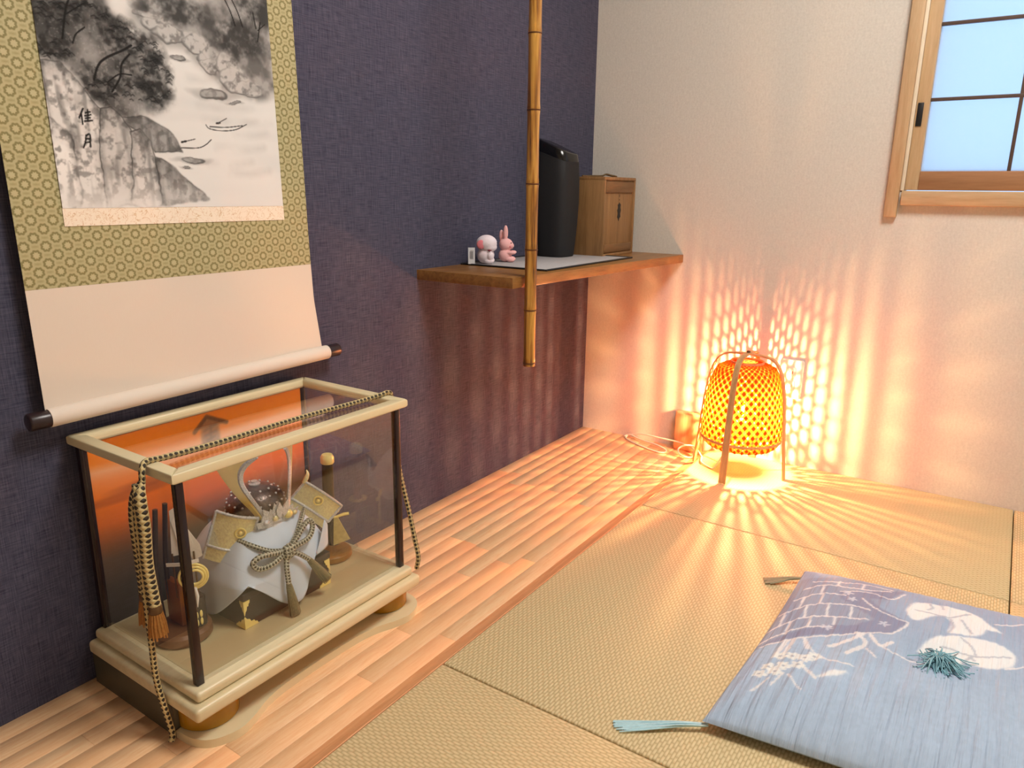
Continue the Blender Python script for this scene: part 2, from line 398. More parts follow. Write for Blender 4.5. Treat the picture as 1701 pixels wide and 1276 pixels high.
for lo, hi, m, lab in (
    ((XA, YB1), (XC, 0), M_TX, 'narrow woven tatami mat under the glowing bamboo lamp, against the white wall'),
    ((XA, YB2), (XC, YB1), M_TY, 'square woven tatami mat in front of the lamp, partly under blue cushion'),
    ((XA, -2.268), (XC, YB2), M_TX, 'woven tatami mat at the bottom edge, nearest the viewer beside pine deck'),
    ((XC, YB1), (2.188, 0), M_TY, 'narrow woven tatami mat past the dark seam at right, under the window'),
    ((XC, YB2), (2.188, YB1), M_TX, 'woven tatami mat under the right half of the blue cushion'),
    ((XC, -2.268), (2.188, YB2), M_TY, 'woven tatami mat at the viewer\'s feet, right of the bottom edge')):
    g = 0.0011
    x0 = lo[0]+(0.0004 if lo[0] == XA else g)
    tag(box('tatami_mat', (x0, lo[1]+g, -0.045), (hi[0]-g, hi[1]-(g if hi[1] else 0), 0), m, None, 0.0035, 3), lab, 'tatami', 'tatami mats')

# window: casing, sill, sash with every pane and bar its own piece
M_CASE = wood('window_pine', rgb(208, 177, 138), rgb(184, 149, 108), 'Z', 1.0, 0.45)
M_SILL = wood('window_pine_level', rgb(208, 177, 138), rgb(184, 149, 108), 'X', 1.0, 0.45)
M_RAIL = wood('window_sash_rail', rgb(176, 128, 88), rgb(150, 104, 70), 'X', 1.0, 0.5)
M_BAR = plain('dark_bar', rgb(92, 74, 66), 0.5, nscale=40)
def frosted():
    t = NT('frosted_glass'); f = t.noise(t.coord(), 220, 3)
    nrm = t.bump(f, 0.4, 0.001)
    tr_ = t.n('ShaderNodeBsdfTranslucent'); t.put(tr_.inputs[0], (0.95, 0.97, 1, 1)); t.put(tr_.inputs[1], nrm)
    gl = t.n('ShaderNodeBsdfGlossy'); t.put(gl.inputs[0], (1, 1, 1, 1)); t.put(gl.inputs[1], 0.35); t.put(gl.inputs[2], nrm)
    mx = t.n('ShaderNodeMixShader'); mx.inputs[0].default_value = 0.05
    t.t.links.new(tr_.outputs[0], mx.inputs[1]); t.t.links.new(gl.outputs[0], mx.inputs[2])
    return t.done(mx.outputs[0])
M_FROST = frosted()
M_BLACK = plain('black_metal', rgb(24, 24, 26), 0.4, nscale=50)
win = bpy.data.objects.new('window_1', None); C.objects.link(win); win.location = (0.917, 0, 0.768)
struct(win, 'wooden sliding window with frosted panes and dark bars on white wall')
def wb(name, lo, hi, m, bev=0.0015, parent=win):
    o = win.location
    return box(name, Vector(lo)-o, Vector(hi)-o, m, parent, bev)
wb('casing', (0.917, -0.016, 0.768), (0.9485, 0.03, 1.80), M_CASE)
wb('casing', (1.80, -0.016, 0.768), (1.832, 0.03, 1.80), M_CASE)
wb('head_casing', (0.9485, -0.016, 1.76), (1.80, 0.03, 1.80), M_SILL)
wb('sill', (0.955, -0.020, 0.800), (1.7995, 0.05, 0.838), M_SILL, 0.002)
wb('jamb', (0.9487, -0.004, 0.838), (0.9575, 0.06, 1.758), plain('pale_jamb', rgb(236, 222, 198), 0.5, nscale=30, namt=0.04))
wb('sash_stile', (0.958, 0.006, 0.840), (0.989, 0.034, 1.758), M_CASE)
wb('sash_stile', (1.765, 0.006, 0.840), (1.7985, 0.034, 1.758), M_CASE)
wb('sash_rail', (0.989, 0.008, 0.840), (1.765, 0.034, 0.889), M_RAIL)
wb('sash_rail', (0.989, 0.008, 1.725), (1.765, 0.034, 1.758), M_RAIL)
hd = wb('latch', (0.962, 0.003, 1.004), (0.976, 0.0062, 1.063), M_BLACK, 0.001)
zs_ = [0.889, 1.0700, 1.2525, 1.4350, 1.6175, 1.725]; xs_ = [0.989, 1.1885, 1.381, 1.573, 1.765]
for zz in zs_[1:-1]: wb('glazing_bar', (0.989, 0.012, zz-0.0042), (1.765, 0.024, zz+0.0042), M_BAR, 0.001)
for xx in xs_[1:-1]: wb('glazing_bar', (xx-0.0042, 0.0125, 0.889), (xx+0.0042, 0.0235, 1.725), M_BAR, 0.001)
for j in range(5):
    for i in range(4):
        wb('pane', (xs_[i]+0.0002, 0.025, zs_[j]+0.0002), (xs_[i+1]-0.0002, 0.028, zs_[j+1]-0.0002), M_FROST, 0)

# round ceiling light of the room (out of frame)
cl = thing('ceiling_light', 'round white ceiling light with glowing diffuser above the tatami', 'ceiling light', (1.50, -1.2, RZ))
lathe('housing', [(0.02, 0.0), (0.40, 0.0), (0.41, -0.012), (0.41, -0.05), (0.392, -0.055)], plain('white_plastic', rgb(238, 238, 236), 0.4, nscale=30, namt=0.02), cl, 40)
t = NT('lit_diffuser'); e = t.n('ShaderNodeEmission'); e.inputs[0].default_value = (*CEILING_COL, 1); e.inputs[1].default_value = CEILING_STRENGTH
M_DIFF = t.done(e.outputs[0])
lathe('diffuser', [(0.392, -0.055), (0.38, -0.078), (0.3, -0.100), (0.15, -0.112), (0.01, -0.115)], M_DIFF, cl, 40)

# ================================================================ bamboo lamp
def bamboo_strip_mat():
    t = NT('pale_bamboo_strip'); f = t.noise(t.mapping(t.coord('Generated'), (40, 40, 4)), 3, 3)
    col = t.ramp(f, [(0.3, rgb(150, 96, 44)), (0.7, rgb(168, 114, 58))])
    d = t.n('ShaderNodeBsdfDiffuse'); t.put(d.inputs[0], col)
    tl = t.n('ShaderNodeBsdfTranslucent'); t.put(tl.inputs[0], (0.42, 0.27, 0.07, 1))
    tp = t.n('ShaderNodeBsdfTransparent'); t.put(tp.inputs[0], (0.80, 0.25, 0.07, 1))
    m1 = t.n('ShaderNodeMixShader'); m1.inputs[0].default_value = 0.5
    t.t.links.new(d.outputs[0], m1.inputs[1]); t.t.links.new(tl.outputs[0], m1.inputs[2])
    m2 = t.n('ShaderNodeMixShader'); m2.inputs[0].default_value = 0.42
    t.t.links.new(m1.outputs[0], m2.inputs[1]); t.t.links.new(tp.outputs[0], m2.inputs[2])
    return t.done(m2.outputs[0])
M_STRIP = bamboo_strip_mat()
M_LEG = wood('bamboo_leg', rgb(214, 170, 118), rgb(178, 132, 84), 'Z', 1.5, 0.5)
LX, LY = 0.625, -0.1495
lamp = thing('bamboo_lamp', 'glowing woven bamboo table lamp on four bent legs by the white wall', 'lamp', (LX, LY, 0))
def shade_r(z):
    K = [(0.086, 0.095), (0.096, 0.107), (0.108, 0.1155), (0.14, 0.117), (0.19, 0.114), (0.24, 0.108), (0.28, 0.101), (0.305, 0.094), (0.322, 0.084), (0.334, 0.068), (0.340, 0.048), (0.343, 0.03)]
    for (z0, r0), (z1, r1) in zip(K[:-1], K[1:]):
        if z <= z1: return r0+(r1-r0)*(z-z0)/(z1-z0)
    return K[-1][1]
# profile sampled by arc length so that a strip spirals evenly
prof = []; zz = 0.086
while zz < 0.3429:
    prof.append((shade_r(zz), zz)); zz += 0.0075 if zz < 0.29 else (0.004 if zz < 0.32 else (0.002 if zz < 0.336 else 0.0008))
prof.append((0.03, 0.343))
def strip_path(sign, off):
    P = []; W = []; th = 0.0; prev = None
    for r, z in prof:
        if prev:
            ds = math.hypot(r-prev[0], z-prev[1]); th += sign*ds/max(0.06, (r+prev[0])/2)*0.82
        prev = (r, z); rr = r+off
        P.append((rr*math.cos(th), rr*math.sin(th), z))
    return P
NS = 30
for fam, (sg, off) in enumerate(((1, 0.0007), (-1, -0.0007))):
    P = strip_path(sg, off); base = None
    pts, T, _ = frames(P)
    wd = []
    for p, tt in zip(pts, T):
        rad = Vector((p.x, p.y, 0)).normalized()
        if p.z > 0.325: rad = (rad*0.3+Vector((0, 0, 1))).normalized()
        wd.append(tuple(rad.cross(tt)))
    wid = [0.0102 if p.z < 0.32 else max(0.0060, 0.0102-(p.z-0.32)*0.16) for p in pts]
    for k in range(NS):
        if base is None:
            base = ribbon('weave_strip', P, wd, wid, 0.0006, M_STRIP, lamp); o = base
        else:
            o = base.copy(); link(o, lamp)
        o.rotation_euler = (0, 0, 2*PI*k/NS + fam*0.1)
def ring_band(name, r, z, h, th, mat, parent):
    V = []; F = []; n = 64
    for k in range(n):
        a = 2*PI*k/n
        for rr, zz_ in ((r, z-h/2), (r+th, z-h/2), (r+th, z+h/2), (r, z+h/2)): V.append((rr*math.cos(a), rr*math.sin(a), zz_))
    for k in range(n):
        for j in range(4):
            k2 = (k+1) % n; j2 = (j+1) % 4; F.append((k*4+j, k2*4+j, k2*4+j2, k*4+j2))
    return autosmooth(mesh(name, V, F, mat, parent, True), 40)
ring_band('rim_band', 0.1172, 0.112, 0.0075, 0.002, M_LEG, lamp)
ring_band('top_ring', 0.046, 0.343, 0.006, 0.003, M_LEG, lamp)
ring_band('bottom_ring', 0.0935, 0.0865, 0.004, 0.002, M_STRIP, lamp)
# two bent bamboo laths crossing at the crown: four legs
leg_prof = [(0.139, 0.0), (0.1335, 0.06), (0.128, 0.12), (0.1235, 0.18), (0.1175, 0.24), (0.1095, 0.29), (0.099, 0.325), (0.083, 0.350), (0.060, 0.3625), (0.03, 0.366), (0.0, 0.367)]
lp = spline([(r, 0, z) for r, z in leg_prof], 4)
base = None
for q in range(4):
    if base is None:
        wds = [0.021 - 0.0045*min(1, v.z/0.37) for v in lp]
        base = ribbon('leg', lp, (0, 1, 0), wds, 0.0045, M_LEG, lamp); o = base
    else: o = base.copy(); link(o, lamp)
    o.rotation_euler = (0, 0, q*PI/2 - 0.0134); o.location = (0, 0, 0.0015*(q % 2))
lathe('crown_screw', [(0.004, 0.366), (0.0055, 0.3705), (0.0055, 0.374), (0.004, 0.3765), (0.001, 0.377)], plain('brown_screw', rgb(90, 56, 34), 0.4, nscale=40), lamp, 12)
t = NT('lit_bulb'); e = t.n('ShaderNodeEmission'); e.inputs[0].default_value = (*BULB_COL, 1); e.inputs[1].default_value = BULB_STRENGTH
M_BULB = t.done(e.outputs[0])
tube('filament', [(0, 0, 0.174), (0, 0, 0.178), (0, 0, 0.214), (0, 0, 0.218)], [0.002, 0.0036, 0.0036, 0.002], M_BULB, lamp, 10)
M_WHITEP = plain('cream_plastic', rgb(236, 228, 212), 0.4, nscale=40, namt=0.03)
lathe('socket', [(0.013, 0.105), (0.016, 0.108), (0.0175, 0.145), (0.0205, 0.152), (0.0195, 0.160), (0.008, 0.164)], M_WHITEP, lamp, 16)
for a in (0.6, 0.6+2*PI/3, 0.6+4*PI/3):
    tube('socket_spoke', [(0.012*math.cos(a), 0.012*math.sin(a), 0.108), (0.117*math.cos(a), 0.117*math.sin(a), 0.111)], 0.0014, M_WHITEP, lamp, 6)
cordp = [(0, 0, 0.106), (-0.012, -0.02, 0.088), (-0.04, -0.034, 0.045), (-0.058, -0.045, 0.008), (-0.075, -0.04, 0.004), (-0.11, -0.015, 0.006), (-0.125, 0.03, 0.006)]
tube('power_cord', spline(cordp, 8), 0.0028, M_WHITEP, lamp, 8)
# slack of the lamp cord lying on the deck, with its far end behind the block
cz = WOODZ+0.004
slack = [(-0.125, 0.03, 0.006), (-0.15, 0.062, 0.012), (-0.17, 0.075, 0.02), (-0.2, 0.07, 0.018), (-0.215, 0.055, cz+0.02), (-0.2, 0.045, cz+0.006), (-0.17, 0.06, cz+0.001), (-0.175, 0.085, cz+0.02), (-0.22, 0.10, cz+0.028), (-0.30, 0.118, cz+0.024), (-0.385, 0.136, cz+0.018), (-0.43, 0.135, cz+0.004), (-0.435, 0.12, cz), (-0.41, 0.095, cz), (-0.34, 0.062, cz), (-0.285, 0.045, cz), (-0.262, 0.052, cz), (-0.265, 0.072, cz+0.003), (-0.31, 0.09, cz+0.008), (-0.38, 0.115, cz+0.006), (-0.425, 0.132, cz+0.009), (-0.445, 0.128, cz+0.001)]
tube('cord_slack', spline(slack, 8), 0.0028, M_WHITEP, lamp, 8)

# outlet plate on the wall behind the lamp
ol = thing('wall_outlet', 'white wall socket plate with rounded corners just right of the lamp', 'outlet', (0.7195, 0, 0.275))
def rrect(w_, h_, r, n=5):
    P = []
    for cx, cy, a0 in ((w_/2-r, h_/2-r, 0), (-w_/2+r, h_/2-r, PI/2), (-w_/2+r, -h_/2+r, PI), (w_/2-r, -h_/2+r, 1.5*PI)):
        for k in range(n+1):
            a = a0+PI/2*k/n; P.append((cx+r*math.cos(a), cy+r*math.sin(a)))
    return P
M_PLATE = plain('outlet_plastic', rgb(240, 236, 228), 0.35, nscale=30, namt=0.02)
prism('plate', rrect(0.072, 0.120, 0.007), -0.009, 0.0, M_PLATE, ol, 0.002, 'Y')
for dz in (0.021, -0.021):
    s_ = prism('socket_face', [(a, b+dz) for a, b in rrect(0.026, 0.032, 0.003)], -0.0115, -0.0088, M_PLATE, ol, 0.001, 'Y')
    for dx in (-0.005, 0.005): box('slot', (dx-0.001, -0.012, dz-0.004), (dx+0.001, -0.0114, dz+0.005), M_BLACK, s_)

# flat pale block leaning against the wall by the lamp cord
blk = thing('wall_block', 'small flat pale wooden block standing against the white wall behind lamp cord', 'block', (0.414, -0.018, WOODZ))
M_BLK = wood('pale_block_wood', rgb(224, 186, 138), rgb(196, 152, 104), 'Z', 1.5, 0.5)
box('body', (-0.047, -0.0125, 0.0), (0.047, 0.0165, 0.133), M_BLK, blk, 0.002)
box('cover', (-0.044, -0.0155, 0.004), (0.044, -0.0126, 0.129), M_BLK, blk, 0.0012)

# ================================================================ hanging scroll
SO = Vector((0.03, -1.52, 0.478))
scroll = thing('hanging_scroll', 'hanging scroll with ink river landscape, green patterned brocade and cream foot', 'scroll', SO)
def sx(z): return max(0.006, 0.028-(z-0.49)*0.0235)
def sL(z): return -1.8085+0.0
def sR(z): return -1.2640+max(0, 0.70-z)*0.02+max(0, 0.60-z)*0.10
def scroll_panel(name, z0, z1, mat, off=0.0, yl=None, yr=None, nz=12, th=0.0009):
    V = []; F = []
    for k in range(nz+1):
        z = z0+(z1-z0)*k/nz
        a = yl if yl is not None else sL(z); b = yr if yr is not None else sR(z)
        for x_ in (sx(z)+off, sx(z)+off-th):
            for y in (a, b): V.append(Vector((x_, y, z))-SO)
    for k in range(nz):
        i = k*4; j = i+4
        F += [(i, i+1, j+1, j), (i+3, i+2, j+2, j+3), (i+2, i, j, j+2), (i+1, i+3, j+3, j+1)]
    F += [(0, 2, 3, 1), (nz*4, nz*4+1, nz*4+3, nz*4+2)]
    return mesh(name, V, F, mat, scroll)
def brocade():
    t = NT('green_brocade'); X, Y, Z = t.xyz(t.coord())
    wv, hv = 0.0312, 0.0258
    def dist(o):
        a = t.math('MULTIPLY', t.math('SUBTRACT', t.math('FRACT', t.math('ADD', t.math('DIVIDE', Y, wv), o+50)), 0.5), wv)
        b = t.math('MULTIPLY', t.math('SUBTRACT', t.math('FRACT', t.math('ADD', t.math('DIVIDE', Z, hv), o+50)), 0.5), hv)
        d = t.math('SQRT', t.math('ADD', t.math('MULTIPLY', a, a), t.math('MULTIPLY', b, b)))
        ang = t.math('ARCTAN2', b, a)
        pet = t.math('MULTIPLY', t.math('COSINE', t.math('MULTIPLY', ang, 8)), 0.0006)
        return t.math('ADD', d, pet)
    d1, d2 = dist(0.0), dist(0.5)
    d = t.math('MINIMUM', d1, d2)
    ring = t.ramp(t.math('DIVIDE', d, 0.02), [(0.16, rgb(196, 188, 146)), (0.22, rgb(186, 178, 134)), (0.26, rgb(128, 122, 76)), (0.38, rgb(134, 128, 82)), (0.42, rgb(178, 170, 126)), (0.48, rgb(192, 184, 142)), (0.60, rgb(178, 170, 126)), (0.70, rgb(160, 152, 108)), (0.80, rgb(196, 188, 146))])
    fine = t.noise(t.mapping(t.coord(), (1, 900, 900)), 1.0, 2)
    c = t.mix(t.math('MULTIPLY', fine, 0.35), ring, rgb(140, 132, 84))
    return t.done(t.bsdf(c, 0.65, 0, t.bump(fine, 0.3, 0.0006)))
def silk(name, base, swirl=None):
    t = NT(name); v = t.coord()
    f = t.noise(t.mapping(v, (1, 700, 60)), 1.0, 2); c = t.mix(t.math('MULTIPLY', f, 0.3), base, tuple(x*0.9 for x in base[:3])+(1,))
    if swirl:
        s_ = t.noise(v, 55, 2, 0.5, 2.5)
        m = t.math('SMOOTH_MIN', t.math('ABSOLUTE', t.math('SUBTRACT', s_, 0.5)), 1.0, 0.0)
        ln = t.math('LESS_THAN', m, 0.016)
        c = t.mix(t.math('MULTIPLY', ln, 0.75), c, swirl)
    return t.done(t.bsdf(c, 0.7, 0, t.bump(f, 0.15, 0.0005)))
M_BROC = brocade(); M_SILK = silk('cream_silk', rgb(226, 213, 198)); M_ICHI = silk('gold_figured_silk', rgb(246, 232, 212), rgb(214, 178, 134))
scroll_panel('foot_panel', 0.487, 0.6725, M_SILK)
scroll_panel('brocade_panel', 0.6727, 1.52, M_BROC)
scroll_panel('head_panel', 1.5202, 1.74, M_SILK)
scroll_panel('lower_strip', 0.7645, 0.7918, M_ICHI, 0.0012, -1.7390, -1.3228, 2)
scroll_panel('upper_strip', 1.352, 1.385, M_ICHI, 0.0012, -1.7390, -1.3228, 2)
# the ink landscape
cv = Canvas(832, 1120, 2.5, (0.885, 0.882, 0.872)); H_, W_ = cv.X.shape
n1 = vnoise(H_, W_, 26, 1, 4); n2 = vnoise(H_, W_, 7, 2, 3); n3 = vnoise(H_, W_, 90, 3, 2); nf = vnoise(H_, W_, 3, 4, 2)
wn = np.repeat(vnoise(H_, 12, 5, 5, 2)[:, ::1], W_//12+1, 1)[:, :W_]; wn = blur(wn, 6)
cv.lay(np.clip((wn-0.45)*3, 0, 1)*np.clip(cv.Y/500, 0, 1)*np.clip(1.3-cv.Y/800, 0, 1), (0.72, 0.72, 0.72), 0.55)
PI_ = INK['polys']
def ink(mask, v, a=1.0): cv.lay(mask, (v, v*0.995, v*0.985), a)
# far right bank: hills, rocks, dark trees; brush edges wander
PX0, PY0 = cv.X.copy(), cv.Y.copy()
wx_ = vnoise(H_, W_, 22, 41, 3)-0.5; wy_ = vnoise(H_, W_, 22, 42, 3)-0.5
cv.X = PX0+wx_*46; cv.Y = PY0+wy_*40
m = cv.poly(PI_['hillR'] + [], 5); ink(m, 0.62, 0.9)
m2 = m*np.clip((n1-0.42)*4, 0, 1); ink(m2, 0.36, 0.8)
up_ = np.clip((cv.Y-690-0.12*cv.X)/60, 0, 1)*np.clip(n3*1.6-0.3, 0, 1); ink(up_, 0.45, 0.75)
for cx, cy, rx, ry in INK['rocks']:
    e1 = cv.ell(cx, cy, rx, ry, 0.12); ink(e1, 0.42, 0.85)
    e2 = cv.ell(cx+rx*0.06, cy+ry*0.14, rx*0.90, ry*0.82, 0.25); ink(e2, 0.80, 0.85)
    ink(e2*np.clip((n2-0.48)*5, 0, 1), 0.45, 0.75)
    e3 = cv.ell(cx+rx*0.4, cy+ry*0.6, rx*0.7, ry*0.6, 0.5); ink(e3*np.clip((n1-0.4)*3, 0, 1), 0.42, 0.5)
for cx, cy, rx, ry in INK['dark'][:3]:
    ink(cv.ell(cx, cy, rx, ry, 0.8)*np.clip((n2*0.6+n1*0.6-0.3)*2.6, 0, 1), 0.22, 0.85)
# left forest
m = cv.poly(PI_['forest'], 5); ink(m, 0.47, 0.92)
ink(m*np.clip((n1-0.35)*3.2, 0, 1), 0.26, 0.85); ink(m*np.clip((n2-0.5)*5, 0, 1), 0.16, 0.6); ink(m*np.clip((nf-0.62)*6, 0, 1), 0.6, 0.45)
for cx, cy, rx, ry in INK['dark'][3:]:
    ink(cv.ell(cx, cy, rx, ry, 0.7)*np.clip((n2-0.25)*2.6, 0, 1), 0.17, 0.75)
for k_ in ('mist1', 'mist2'): ink(cv.poly(PI_[k_], 9), 0.74, 0.8)
cv.X, cv.Y = PX0, PY0
for i in range(170):                                     # pine-needle arcs at the crowns' edge
    cx, cy, rx, ry = INK['dark'][3:][i % 8]
    a0 = random.uniform(0, 2*PI); q = random.uniform(0.5, 1.05); x0 = cx+rx*q*math.cos(a0); y0 = cy+ry*q*math.sin(a0); L = random.uniform(8, 20)
    xa = int(max(0, (x0-30)/2.5)); xb = int(min(W_, (x0+60)/2.5)); ya = int(max(0, (y0-40)/2.5)); yb = int(min(H_, (y0+40)/2.5))
    if xb-xa < 3 or yb-ya < 3: continue
    sub = Canvas.__new__(Canvas); sub.X = cv.X[ya:yb, xa:xb]; sub.Y = cv.Y[ya:yb, xa:xb]; sub.c = cv.c[ya:yb, xa:xb]
    sub.lay(sub.line([(x0, y0), (x0+L*0.6, y0+L*0.25), (x0+L*1.1, y0-L*0.2)], 1.5, 2), (0.12, 0.12, 0.12), 0.7); cv.c[ya:yb, xa:xb] = sub.c
# boulders lower left
cv.X = PX0+wx_*22; cv.Y = PY0+wy_*22
for nm, sh in (('rockE0', 0.55), ('rockA', 0.78), ('rockB', 0.70), ('rockC', 0.74), ('rockD', 0.62), ('rockL', 0.84)):
    p = PI_[nm]; m = cv.poly(p, 1); inner = blur(m, 8); edge = m*np.clip(1.0-(inner-0.45)*2.6, 0, 1)
    stv = blur(np.repeat(vnoise(1+H_//9, W_, 5, 30+len(nm), 3), 9, 0)[:H_], 1)
    ink(m, sh+0.08, 0.98); ink(m*np.clip((stv-0.48)*4.5, 0, 1), 0.40, 0.6); ink(m*np.clip((n2-0.5)*5, 0, 1), 0.34, 0.55); ink(m*np.clip((n1-0.5)*4, 0, 1), 0.58, 0.4)
    ytop = max(q[1] for q in p); ink(m*np.clip((cv.Y-ytop+70)/70, 0, 1)*np.clip(n2*1.6, 0, 1), 0.30, 0.45)
    ink(edge*np.clip(n2*1.7-0.2, 0, 1), 0.30, 0.7); ink(m*np.clip((110-cv.Y)/110, 0, 1), 0.9, 0.9 if nm != 'rockD' else 0.5)
    ring = [tuple(q) for q in p]+[tuple(p[0])]; ink(cv.line(ring, 0.6, 3.0)*np.clip(cv.Y/60-0.3, 0, 1)*np.clip(n1*2.2-0.4, 0, 1), 0.2, 0.75)
for cx, cy, rx, ry in INK['small']:
    ink(cv.ell(cx, cy-2, rx*1.3, ry*0.8, 0.7), 0.62, 0.5); ink(cv.ell(cx, cy, rx, ry, 0.15), 0.36, 0.9)
    ink(cv.ell(cx-rx*0.1, cy+ry*0.1, rx*0.82, ry*0.66, 0.3)*np.clip(n2*1.6, 0, 1), 0.7, 0.85)
cv.X, cv.Y = PX0, PY0
for s_ in INK['strokes']:
    ink(cv.line(curve_pts([tuple(q) for q in s_[1:]]), s_[0]*0.75, 1.6), 0.10, 0.95)
for y0, x0, x1 in ((300, 520, 800), (345, 500, 720), (150, 520, 700), (120, 600, 780), (430, 470, 590), (205, 560, 760), (258, 640, 780)):
    ink(cv.line([(x0, y0), ((x0+x1)/2, y0-3), (x1, y0+10)], 3, 22)*np.clip(n1*2-0.4, 0, 1), 0.72, 0.32)
M_PAPER = print_mat('ink_on_silk', 0.75, ((1, 400, 400), 1.0, 0.1, 0.0005))
def ppos(X, Y):
    y = -1.7385+X/2000; z = 0.7915+Y/2000
    x_ = np.maximum(0.006, 0.028-(z-0.49)*0.0235)+0.0016
    return np.stack([x_-SO.x, y-SO.y, z-SO.z], -1)
print_grid('ink_painting', cv, ppos, M_PAPER, scroll)
# roller with dark lacquered knobs, hanging rod and cord
M_KNOB = plain('dark_lacquer', rgb(48, 34, 36), 0.3, nscale=30)
tube('roller', [(0.001, -1.8065-SO.y, -0.0035), (0.001, -1.2395-SO.y, 0.0045)], 0.0148, M_SILK, scroll, 24)
for a, b, za in ((-1.8065, -1.8370, -0.0038), (-1.2395, -1.2070, 0.0049)):
    s_ = 1 if b > a else -1
    tube('roller_knob', [(0.001, a-SO.y, za), (0.001, b-s_*0.003-SO.y, za), (0.001, b-s_*0.001-SO.y, za), (0.001, b-SO.y, za)], [0.0138, 0.0142, 0.0132, 0.0105], M_KNOB, scroll, 20)
tube('head_rod', [(sx(1.74)-SO.x+0.001, -1.812-SO.y, 1.743-SO.z), (sx(1.74)-SO.x+0.001, -1.262-SO.y, 1.743-SO.z)], 0.006, M_KNOB, scroll, 12)
tube('hanging_cord', [(sx(1.74)-SO.x, -1.62-SO.y, 1.748-SO.z), (sx(1.74)-SO.x, -1.537-SO.y, 1.85-SO.z), (sx(1.74)-SO.x, -1.45-SO.y, 1.748-SO.z)], 0.002, M_SILK, scroll, 8)

# ================================================================ shelf, bamboo pole and what stands there
SZ, SB = 0.632, 0.6068
M_SHELF = wood('oiled_shelf_wood', rgb(156, 110, 58), rgb(116, 76, 36), 'Y', 1.8, 0.4)
sh = prism('wall_shelf', [(0, -0.906), (0.2906, -0.906), (0.3445, 0), (0, 0)], SB, SZ, M_SHELF, None, 0.0012)
tag(sh, 'oiled wooden plank shelf fixed in the corner between navy and white walls', 'shelf')
M_CULM = (lambda t: t.done(t.bsdf(t.ramp(t.noise(t.mapping(t.coord(), (60, 60, 3)), 1.6, 4, 0.6, 0.5), [(0.36, rgb(84, 46, 14)), (0.47, rgb(158, 104, 36)), (0.64, rgb(204, 154, 70))]), 0.28, 0, None, **{'Coat Weight': 0.3})))(NT('smoked_bamboo'))
M_NODE = plain('bamboo_node', rgb(92, 52, 22), 0.35, nscale=60)
bp = thing('bamboo_pole', 'glossy brown bamboo pole hanging from the ceiling in front of the shelf', 'bamboo pole', (0.3115, -0.8622, 0.4195))
nodes = [0.0, 0.0085, 0.1355, 0.2755, 0.4215, 0.5785, 0.7335, 0.895, 1.06, 1.23, 1.40, 1.57, 1.75, 1.93, RZ-0.4195]
for a, b in zip(nodes[:-1], nodes[1:]):
    r = 0.0142; h = b-a
    pr_ = [(r*0.99, a+0.0005), (r*1.05, a+min(0.004, h*0.2)), (r*0.985, a+min(0.014, h*0.4)), (r*0.97, a+h*0.5), (r*0.985, b-min(0.012, h*0.3)), (r*1.035, b-0.002), (r*0.99, b-0.0003)]
    lathe('culm_segment', pr_, M_CULM, bp, 24)
for z in nodes[1:-1]: lathe('node_ring', [(0.0142, z-0.0016), (0.0157, z-0.0008), (0.0157, z+0.0006), (0.0142, z+0.0014)], M_NODE, bp, 24)

mt = thing('place_mat', 'grey cloth place mat with black binding lying on the wooden shelf', 'mat', (0.14, -0.49, SZ))
M_MAT = plain('grey_weave', rgb(176, 172, 172), 0.85, nscale=260, namt=0.12, bstr=0.2)
mo = box('mat_cloth', (-0.13, -0.238, 0.0002), (0.13, 0.248, 0.0026), M_MAT, mt, 0.0006, 1)
for lo, hi in (((-0.136, -0.244), (-0.13, 0.254)), ((0.13, -0.244), (0.136, 0.254)), ((-0.13, -0.244), (0.13, -0.238)), ((-0.13, 0.248), (0.13, 0.254))):
    box('binding', (*lo, 0.0), (*hi, 0.0046), M_BLACK, mt, 0.0012, 1)
MZ = SZ+0.0028

sp = thing('speaker', 'tall black speaker with bulging sides and slanted top on the shelf', 'speaker', (0.072, -0.352, MZ))
M_GRILLE = plain('black_speaker_cloth', rgb(26, 26, 29), 0.75, nscale=500, namt=0.25, bstr=0.3)
M_GLOSS = plain('black_gloss_cap', rgb(10, 10, 12), 0.18, nscale=20)
def sect(z, k, n=36):
    P = []
    for i in range(n):
        a = 2*PI*i/n; c, s = math.cos(a), math.sin(a); e = 0.55
        P.append((k*0.062*abs(c)**e*math.copysign(1, c), k*0.060*abs(s)**e*math.copysign(1, s), z))
    return P
def loft(name, rings, mat, parent, ang=50):
    n = len(rings[0]); V = [p for r in rings for p in r]; F = []
    for i in range(len(rings)-1):
        for k in range(n):
            k2 = (k+1) % n; F.append((i*n+k, i*n+k2, (i+1)*n+k2, (i+1)*n+k))
    F.append(tuple(range(n))[::-1]); F.append(tuple((len(rings)-1)*n+k for k in range(n)))
    return autosmooth(mesh(name, V, F, mat, parent, True), ang)
def slant(P, f): return [(x, y, z-f*(x*0.34+y*0.05)) for x, y, z in P]
hs = [(0.0, 0.76), (0.006, 0.79), (0.03, 0.825), (0.09, 0.90), (0.16, 0.95), (0.22, 0.945), (0.275, 0.905)]
loft('cabinet', [sect(z, k) for z, k in hs]+[slant(sect(0.290, 0.885), 1.0)], M_GRILLE, sp)
loft('cap', [slant(sect(0.2905, 0.885), 1.0), slant(sect(0.296, 0.885), 1.1), slant(sect(0.317, 0.84), 1.25), slant(sect(0.319, 0.81), 1.25)], M_GLOSS, sp)
loft('base_ring', [sect(-0.0002, 0.72), sect(0.004, 0.785)], M_GLOSS, sp)

